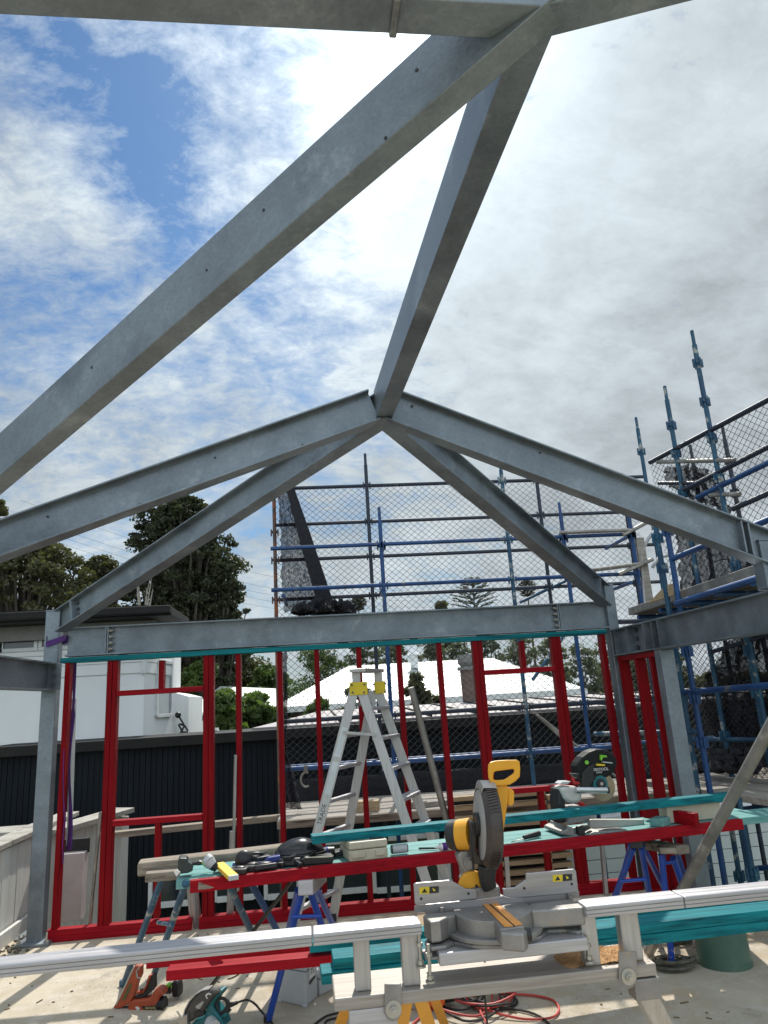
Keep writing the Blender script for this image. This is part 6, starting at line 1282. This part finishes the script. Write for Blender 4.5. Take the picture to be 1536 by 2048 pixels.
# orange nail gun
ng = lambda x, y: (200+x/7.68, 1900+y/7.68)
NP = Plane(P(230, 2015, z=0)-V(0, .0, 0), P(330, 2015, z=0)+V(0, 0, 0)); base_off = 0
t = thing('nail_gun', 'worn orange framing nail gun standing on the concrete at the lower left', 'nail gun', P(285, 2025, z=0))
def npr(L, o0, o1): return NP.pr(C(ng, L), o0, o1)
npr([(420, 830), (500, 770), (760, 740), (840, 610), (900, 590), (960, 610), (975, 700), (905, 730), (890, 830), (920, 960), (700, 985), (470, 1005), (430, 960)], -.035, .04).build('body', ORGUN, t, .012)
npr([(200, 880), (270, 780), (450, 420), (530, 240), (620, 250), (615, 400), (560, 520), (520, 700), (460, 820), (330, 890), (230, 905)], -.022, .028).build('magazine', ORGUN, t, .006)
npr([(225, 850), (380, 530), (510, 255), (530, 265), (400, 545), (250, 850)], -.026, -.022).build('magazine_strip', mat('steel_strip', (.55, .53, .48), rough=.35, metal=.6), t)
npr([(335, 770), (450, 510), (490, 520), (470, 600), (390, 760), (350, 785)], -.025, -.022).build('label_plate', mat('olive_label', (.12, .10, .03), rough=.6), t)
npr([(520, 720), (640, 690), (720, 600), (800, 380), (830, 385), (830, 590), (790, 640), (720, 700), (640, 740), (525, 745)], -.02, .025).build('grip', BLK, t, .006)
npr([(740, 395), (795, 385), (700, 600), (660, 670), (540, 690), (545, 655), (640, 640), (690, 560)], -.024, .02).build('handle', ORGUN, t, .006)
npr([(615, 590), (640, 590), (640, 640), (610, 655)], -.012, .012).build('trigger', BLK, t, .003)
npr([(140, 930), (190, 890), (330, 905), (420, 880), (425, 910), (380, 930), (370, 960), (310, 970), (290, 945), (150, 942)], -.014, .02).build('nose', mat('scuffed_steel', (.16, .14, .13), (.09, .08, .08), rough=.45, metal=.5), t, .003)
q0, q1 = NP.at(*ng(900, 845), 0), NP.at(*ng(1005, 835), 0); mb = MB(); mb.tube([q0, q1], .042, 22); cp = mb.build('end_cap', BLK, t, .004)
mb = MB()
for k in range(6): mb.tube([q0+(q1-q0)*(.12+k*.15), q0+(q1-q0)*(.18+k*.15)], .044, 22)
mb.build('rib', BLK, cp)
npr([(630, 865), (900, 855), (900, 920), (690, 930)], -.038, -.036).build('sticker', BLK, t); writing('lettering', 'Paslode', .026, NP.at(*ng(785, 895), -.040), -NP.u, -Z, mat('gold_print', (.6, .45, .2), rough=.5), t)
npr([(540, 880), (560, 868), (600, 880), (612, 905), (590, 925), (560, 915)], -.038, -.036).build('emblem', WHT, t)
mb = MB(); mb.tube([NP.at(*ng(600, 270), -.03), NP.at(*ng(560, 330), -.035), NP.at(*ng(575, 420), -.035), NP.at(*ng(615, 440), -.03)], .005, 7); mb.build('belt_hook', BOLT, t)
# green black cordless driver on the floor
t = thing('cordless_driver', 'small black and green cordless driver standing on its battery behind the nail gun', 'driver', P(352, 2005, z=0)); DP = Plane(P(330, 1998, z=0), P(370, 1998, z=0))
def dpr(L, o0, o1): return DP.pr(C(ng, L), o0, o1)
dpr([(1100, 510), (1130, 470), (1190, 470), (1215, 510), (1225, 620), (1215, 730), (1110, 745), (1090, 660), (1070, 560)], -.03, .03).build('body', BLK, t, .012); mb = MB(); mb.tube([DP.at(*ng(1080, 600), 0), DP.at(*ng(990, 610), 0)], .026, 14, .022); mb.build('head', BLK, t); dpr([(980, 560), (1030, 530), (1070, 540), (1060, 575), (990, 590)], -.026, .02).build('trim', GREENP, t, .004)
dpr([(1085, 545), (1100, 540), (1100, 590), (1088, 590)], -.034, -.030).build('trim', GREENP, t, .001)
# teal circular saw, bottom edge
cs = lambda x, y: (340+x/5.908, 1960+y/5.908)
t = thing('circular_saw', 'teal circular saw with a scuffed grey guard lying on the floor', 'circular saw', P(420, 2090, z=0)); KP = Plane(P(370, 2075, z=0), P(470, 2080, z=0))
def kpr(L, o0, o1): return KP.pr(C(cs, L), o0, o1)
gpts = [(165, 430), (180, 360), (230, 260), (300, 180), (380, 130), (450, 115), (540, 130), (580, 160), (500, 220), (440, 310), (380, 380), (390, 440), (300, 460), (230, 510), (200, 480)]
kpr(gpts, -.05, .0).build('blade_guard', mat('scuffed_grey_guard', (.09, .085, .08), (.05, .048, .045), sc=10, rough=.28, metal=.2, c3=(.3, .29, .27), sc3=12, t3=(.62, .7)), t, .014)
kpr([(150, 430), (165, 420), (178, 360), (228, 262), (298, 182), (378, 132), (450, 116), (450, 108), (370, 122), (288, 172), (215, 255), (165, 355)], -.056, .004).build('guard_edge', GUARDL, t, .003)
kpr([(480, 200), (520, 150), (580, 145), (585, 190), (540, 240), (500, 320), (560, 400), (600, 470), (640, 560), (480, 640), (300, 640), (220, 560), (300, 470), (400, 440), (420, 350), (450, 260)], -.02, .08).build('body', TOOLT, t, .015)
HOk = [(560, 180), (640, 195), (700, 240), (725, 300), (700, 370), (620, 440), (570, 410), (540, 340), (520, 270), (530, 215)]; HIk = [(580, 235), (630, 240), (655, 265), (660, 300), (640, 340), (600, 375), (580, 365), (565, 330), (553, 290), (560, 255)]
vs = []; n_ = len(HOk)
for off in (-.005, .045): vs += [KP.at(*cs(*p), off) for p in HOk]+[KP.at(*cs(*p), off) for p in HIk]
fs = []
for i in range(n_):
    j = (i+1) % n_; k = 2*n_; fs += [(i, j, n_+j, n_+i), (k+i, k+n_+i, k+n_+j, k+j), (i, k+i, k+j, j), (n_+i, n_+j, k+n_+j, k+n_+i)]
MB().add(vs, fs).build('handle', BLK, t, .010)
kpr([(580, 440), (660, 385), (680, 400), (650, 440), (590, 460)], -.01, .05).build('handle_accent', TOOLT, t, .006); kpr([(270, 390), (340, 360), (380, 410), (330, 440), (280, 430)], -.06, -.05).build('lever', BLK, t, .004)
kpr([(300, 310), (385, 250), (400, 262), (350, 345), (305, 335)], -.053, -.050).build('vent_slot', GUARDL, t, .001); kpr([(415, 180), (450, 150), (485, 165), (480, 180), (455, 170), (432, 190), (445, 220), (432, 222)], -.053, -.050).build('warning_mark', WHT, t)
kpr([(-20, 480), (100, 455), (150, 430), (200, 410), (205, 600), (120, 620), (100, 500), (0, 505)], -.07, -.03).build('shoe', mat('scuffed_steel_plate', (.5, .48, .43), (.36, .34, .30), rough=.4, metal=.6), t, .003)
kpr([(70, 370), (85, 368), (125, 430), (110, 440)], -.06, -.05).build('guide_lever', BOLT, t, .002); mb = MB(); mb.tube([KP.at(*cs(480, 500), -.02), KP.at(*cs(520, 560), -.06)], .035, 18); mb.build('motor_cap', mat('silver_plastic', (.55, .57, .58), rough=.35), t)
mb = MB(); pp = [KP.at(*cs(715, 295), .02), KP.at(*cs(800, 265), .04)]; mb.tube(pp, .013, 10, .009); mb.build('cord_sleeve', BLK, t)
pts = [KP.at(*cs(800, 265), .04), KP.at(*cs(910, 235), .05), KP.at(*cs(1000, 280), .03), P(522, 2022, z=.03), P(548, 2052, z=.012), P(575, 2090, z=.01), P(640, 2150, z=.01)]
def smooth(p, k=6):
    out = []
    for i in range(len(p)-1):
        a, b, c, d = p[max(0, i-1)], p[i], p[i+1], p[min(len(p)-1, i+2)]
        for j in range(k):
            f = j/k; out.append(.5*((2*b)+(c-a)*f+(2*a-5*b+4*c-d)*f*f+(3*b-a-3*c+d)*f**3))
    return out+[p[-1]]
mb = MB(); mb.tube(smooth(pts), .006, 8); mb.build('power_cord', CORDB, t)
# extension leads
t = thing('extension_lead', 'tangled red extension lead looped on the floor below the saw stand', 'extension lead', P(960, 2010, z=0)); rg = random.Random(5)
def coil(cpx, cpy, n, rx, ry, sd, m_, nm, jit=.05):
    rg = random.Random(sd); c_ = P(cpx, cpy, z=0); pts = []
    for i in range(n*9):
        a = i*2*math.pi/9+rg.uniform(-.12, .12); k = 1+.35*math.sin(i*.29+sd); pts.append(c_+V(rx*k*math.cos(a)+.10*math.sin(i*.13+sd), ry*k*math.sin(a)+.05*math.cos(i*.17), .009+.006*(i % 5)+.0006*i))
    return pts
pr1 = coil(950, 1995, 5, .16, .22, 1, CORDR, '')
pts = pr1+[P(1000, 1988, z=.02), P(1060, 1990, z=.01), P(1105, 2000, z=.01), P(1118, 2020, z=.01), P(1100, 2036, z=.01), P(1050, 2038, z=.01), P(1000, 2028, z=.02), P(960, 2018, z=.03), P(985, 2070, z=.01), P(990, 2120, z=.01)]
mb = MB(); mb.tube(smooth(pts, 4), .0065, 8); mb.build('cord', CORDR, t)
mb = MB(); mb.tube(smooth([P(890, 2012, z=.01), P(860, 2020, z=.01), P(838, 2036, z=.01), P(800, 2075, z=.01), P(760, 2120, z=.01)], 5), .0065, 8); mb.build('cord', CORDR, t)
t = thing('extension_lead', 'tangled black extension lead mixed into the red one on the floor', 'extension lead', P(960, 2010, z=0))
pts = coil(945, 2003, 5, .14, .2, 4, CORDB, '')+[P(1010, 1985, z=.02), P(1035, 2005, z=.01), P(1000, 2018, z=.01), P(940, 2012, z=.01), P(1040, 2020, z=.01), P(1090, 2040, z=.01), P(1120, 2080, z=.01)]
mb = MB(); mb.tube(smooth(pts, 4), .0065, 8); mb.build('cord', CORDB, t)
t = thing('extension_lead', 'black lead lying on the floor behind the yellow trestle leg', 'extension lead', P(650, 2040, z=0)); mb = MB()
mb.tube(smooth([P(600, 2075, z=.008), P(640, 2040, z=.008), P(665, 2028, z=.008), P(712, 2022, z=.008), P(760, 2020, z=.008), P(800, 2030, z=.008)], 5), .006, 8); mb.tube(smooth([P(655, 2060, z=.008), P(652, 2042, z=.008), P(690, 2034, z=.008), P(740, 2035, z=.008)], 5), .006, 8); mb.build('cord', CORDB, t)
t = thing('hanging_lead', 'thin black lead hanging straight down from the yellow mitre saw to the floor', 'lead', P(967, 2050, z=0)); mb = MB(); q = RP.at(967, 1962, .24); f = P(967, 2150, z=0); mb.tube([RP.at(966, 1880, .24), q, V(q.x+.003, q.y, .01)], .004, 7); mb.build('cord', CORDB, t)
# orange tool under the stand
t = thing('orange_compressor', 'bright orange power tool with a black grip lying behind the yellow trestle', 'power tool', P(858, 2012, z=0)); OP = Plane(P(830, 2018, z=0), P(890, 2016, z=0)); oz = lambda x, y: (500+x/2.954, 1600+y/2.954)
OP.pr(C(oz, [(968, 1165), (985, 1150), (1040, 1140), (1140, 1130), (1155, 1150), (1150, 1220), (1090, 1232), (975, 1220), (965, 1195)]), -.05, .10).build('body', ORBR, t, .012); OP.pr(C(oz, [(1065, 1140), (1100, 1135), (1105, 1195), (1070, 1200)]), -.058, .10).build('grip', BLK, t, .006); q = OP.at(*oz(1165, 1165), 0); mb = MB(); mb.tube([q-OP.u*.02, q+OP.u*.04], .03, 12, .022); mb.build('nozzle', BLK, t)

# heap of sawdust on the right of the stand plank
mb = MB(); nx_, ny_ = 40, 22; hv = []; rg = random.Random(21); q0 = rr_(1215, 1900, 0, z=LZ-.009)
for i in range(nx_+1):
    for j in range(ny_+1):
        u_ = (i/nx_-.5)*.34; v_ = .035+j/ny_*(LW-.06); e_ = max(0, 1-(abs(u_)/.17)**2.2-((v_-LW*.55)/(LW*.55))**4); hv.append(q0+Ru*(u_+rg.uniform(-.004, .004))+Rn*v_+V(0, 0, e_*(.008+.006*math.sin(u_*60)*math.sin(v_*70)+rg.uniform(0, .005))-.0015))
mb.add(hv, [(i*(ny_+1)+j, i*(ny_+1)+j+1, (i+1)*(ny_+1)+j+1, (i+1)*(ny_+1)+j) for i in range(nx_) for j in range(ny_)])
tag(mb.build('sawdust', MATS['sawdust'], None, recalc=False), 'thin orange heap of sawdust on the right end of the lower stand plank', 'sawdust', kind='stuff')
# wood chips, nails and offcut slivers on the floor
mb = MB(); rg = random.Random(33)
for _ in range(150):
    x, y = rg.uniform(-2.4, 3.0), rg.uniform(3.9, 6.5); L_ = rg.choice((.012, .018, .03, .05)); a_ = rg.uniform(0, 3.14); w_ = rg.uniform(.003, .010); mb.box((x, y, .0035), (L_, w_, .005), Matrix.Rotation(a_, 3, 'Z'))
tag(mb.build('wood_chips', mat('wood_chips', (.30, .22, .13), (.08, .06, .04), sc=1.5, rough=.9), None, recalc=False), 'small wood chips and slivers scattered over the concrete floor', 'chips', kind='stuff')
tag(MB().tube(smooth([P(455, 1958, z=.004), P(465, 1955, z=.006), P(478, 1948, z=.004)], 5), .004, 6).build('twig', BARK, None), 'small bent dark twig on the floor right of the cordless driver', 'twig', kind='thing')
# marks on the steel: holes, weld beads
def web_marks(a, b, w, marks, parent):
    pl = Plane(a, b); o_ = -w/2-.0005
    for x, y, r in marks:
        p = pl.at(x, y, o_); mb = MB(); mb.tube([p, p-pl.n*.0012], r, 10); mb.build('drilled_hole', BLK, parent)
for o in list(bpy.data.objects):
    lb = o.get('label', '')
    if lb.startswith('long heavy rafter'): web_marks(B, LV, .085, ((527, 420, .006), (771, 276, .006), (183, 735, .006), (413, 540, .005), (833, 140, .006)), o)
    if lb.startswith('grey rafter sloping down to the left'): web_marks(A, La, .02, ((430, 915, .006), (280, 1009, .007), (95, 1033, .007), (605, 890, .006)), o)
    if lb.startswith('grey rafter sloping down to the right'): web_marks(A, Ra, .02, ((824, 812, .009), (1080, 905, .007)), o)
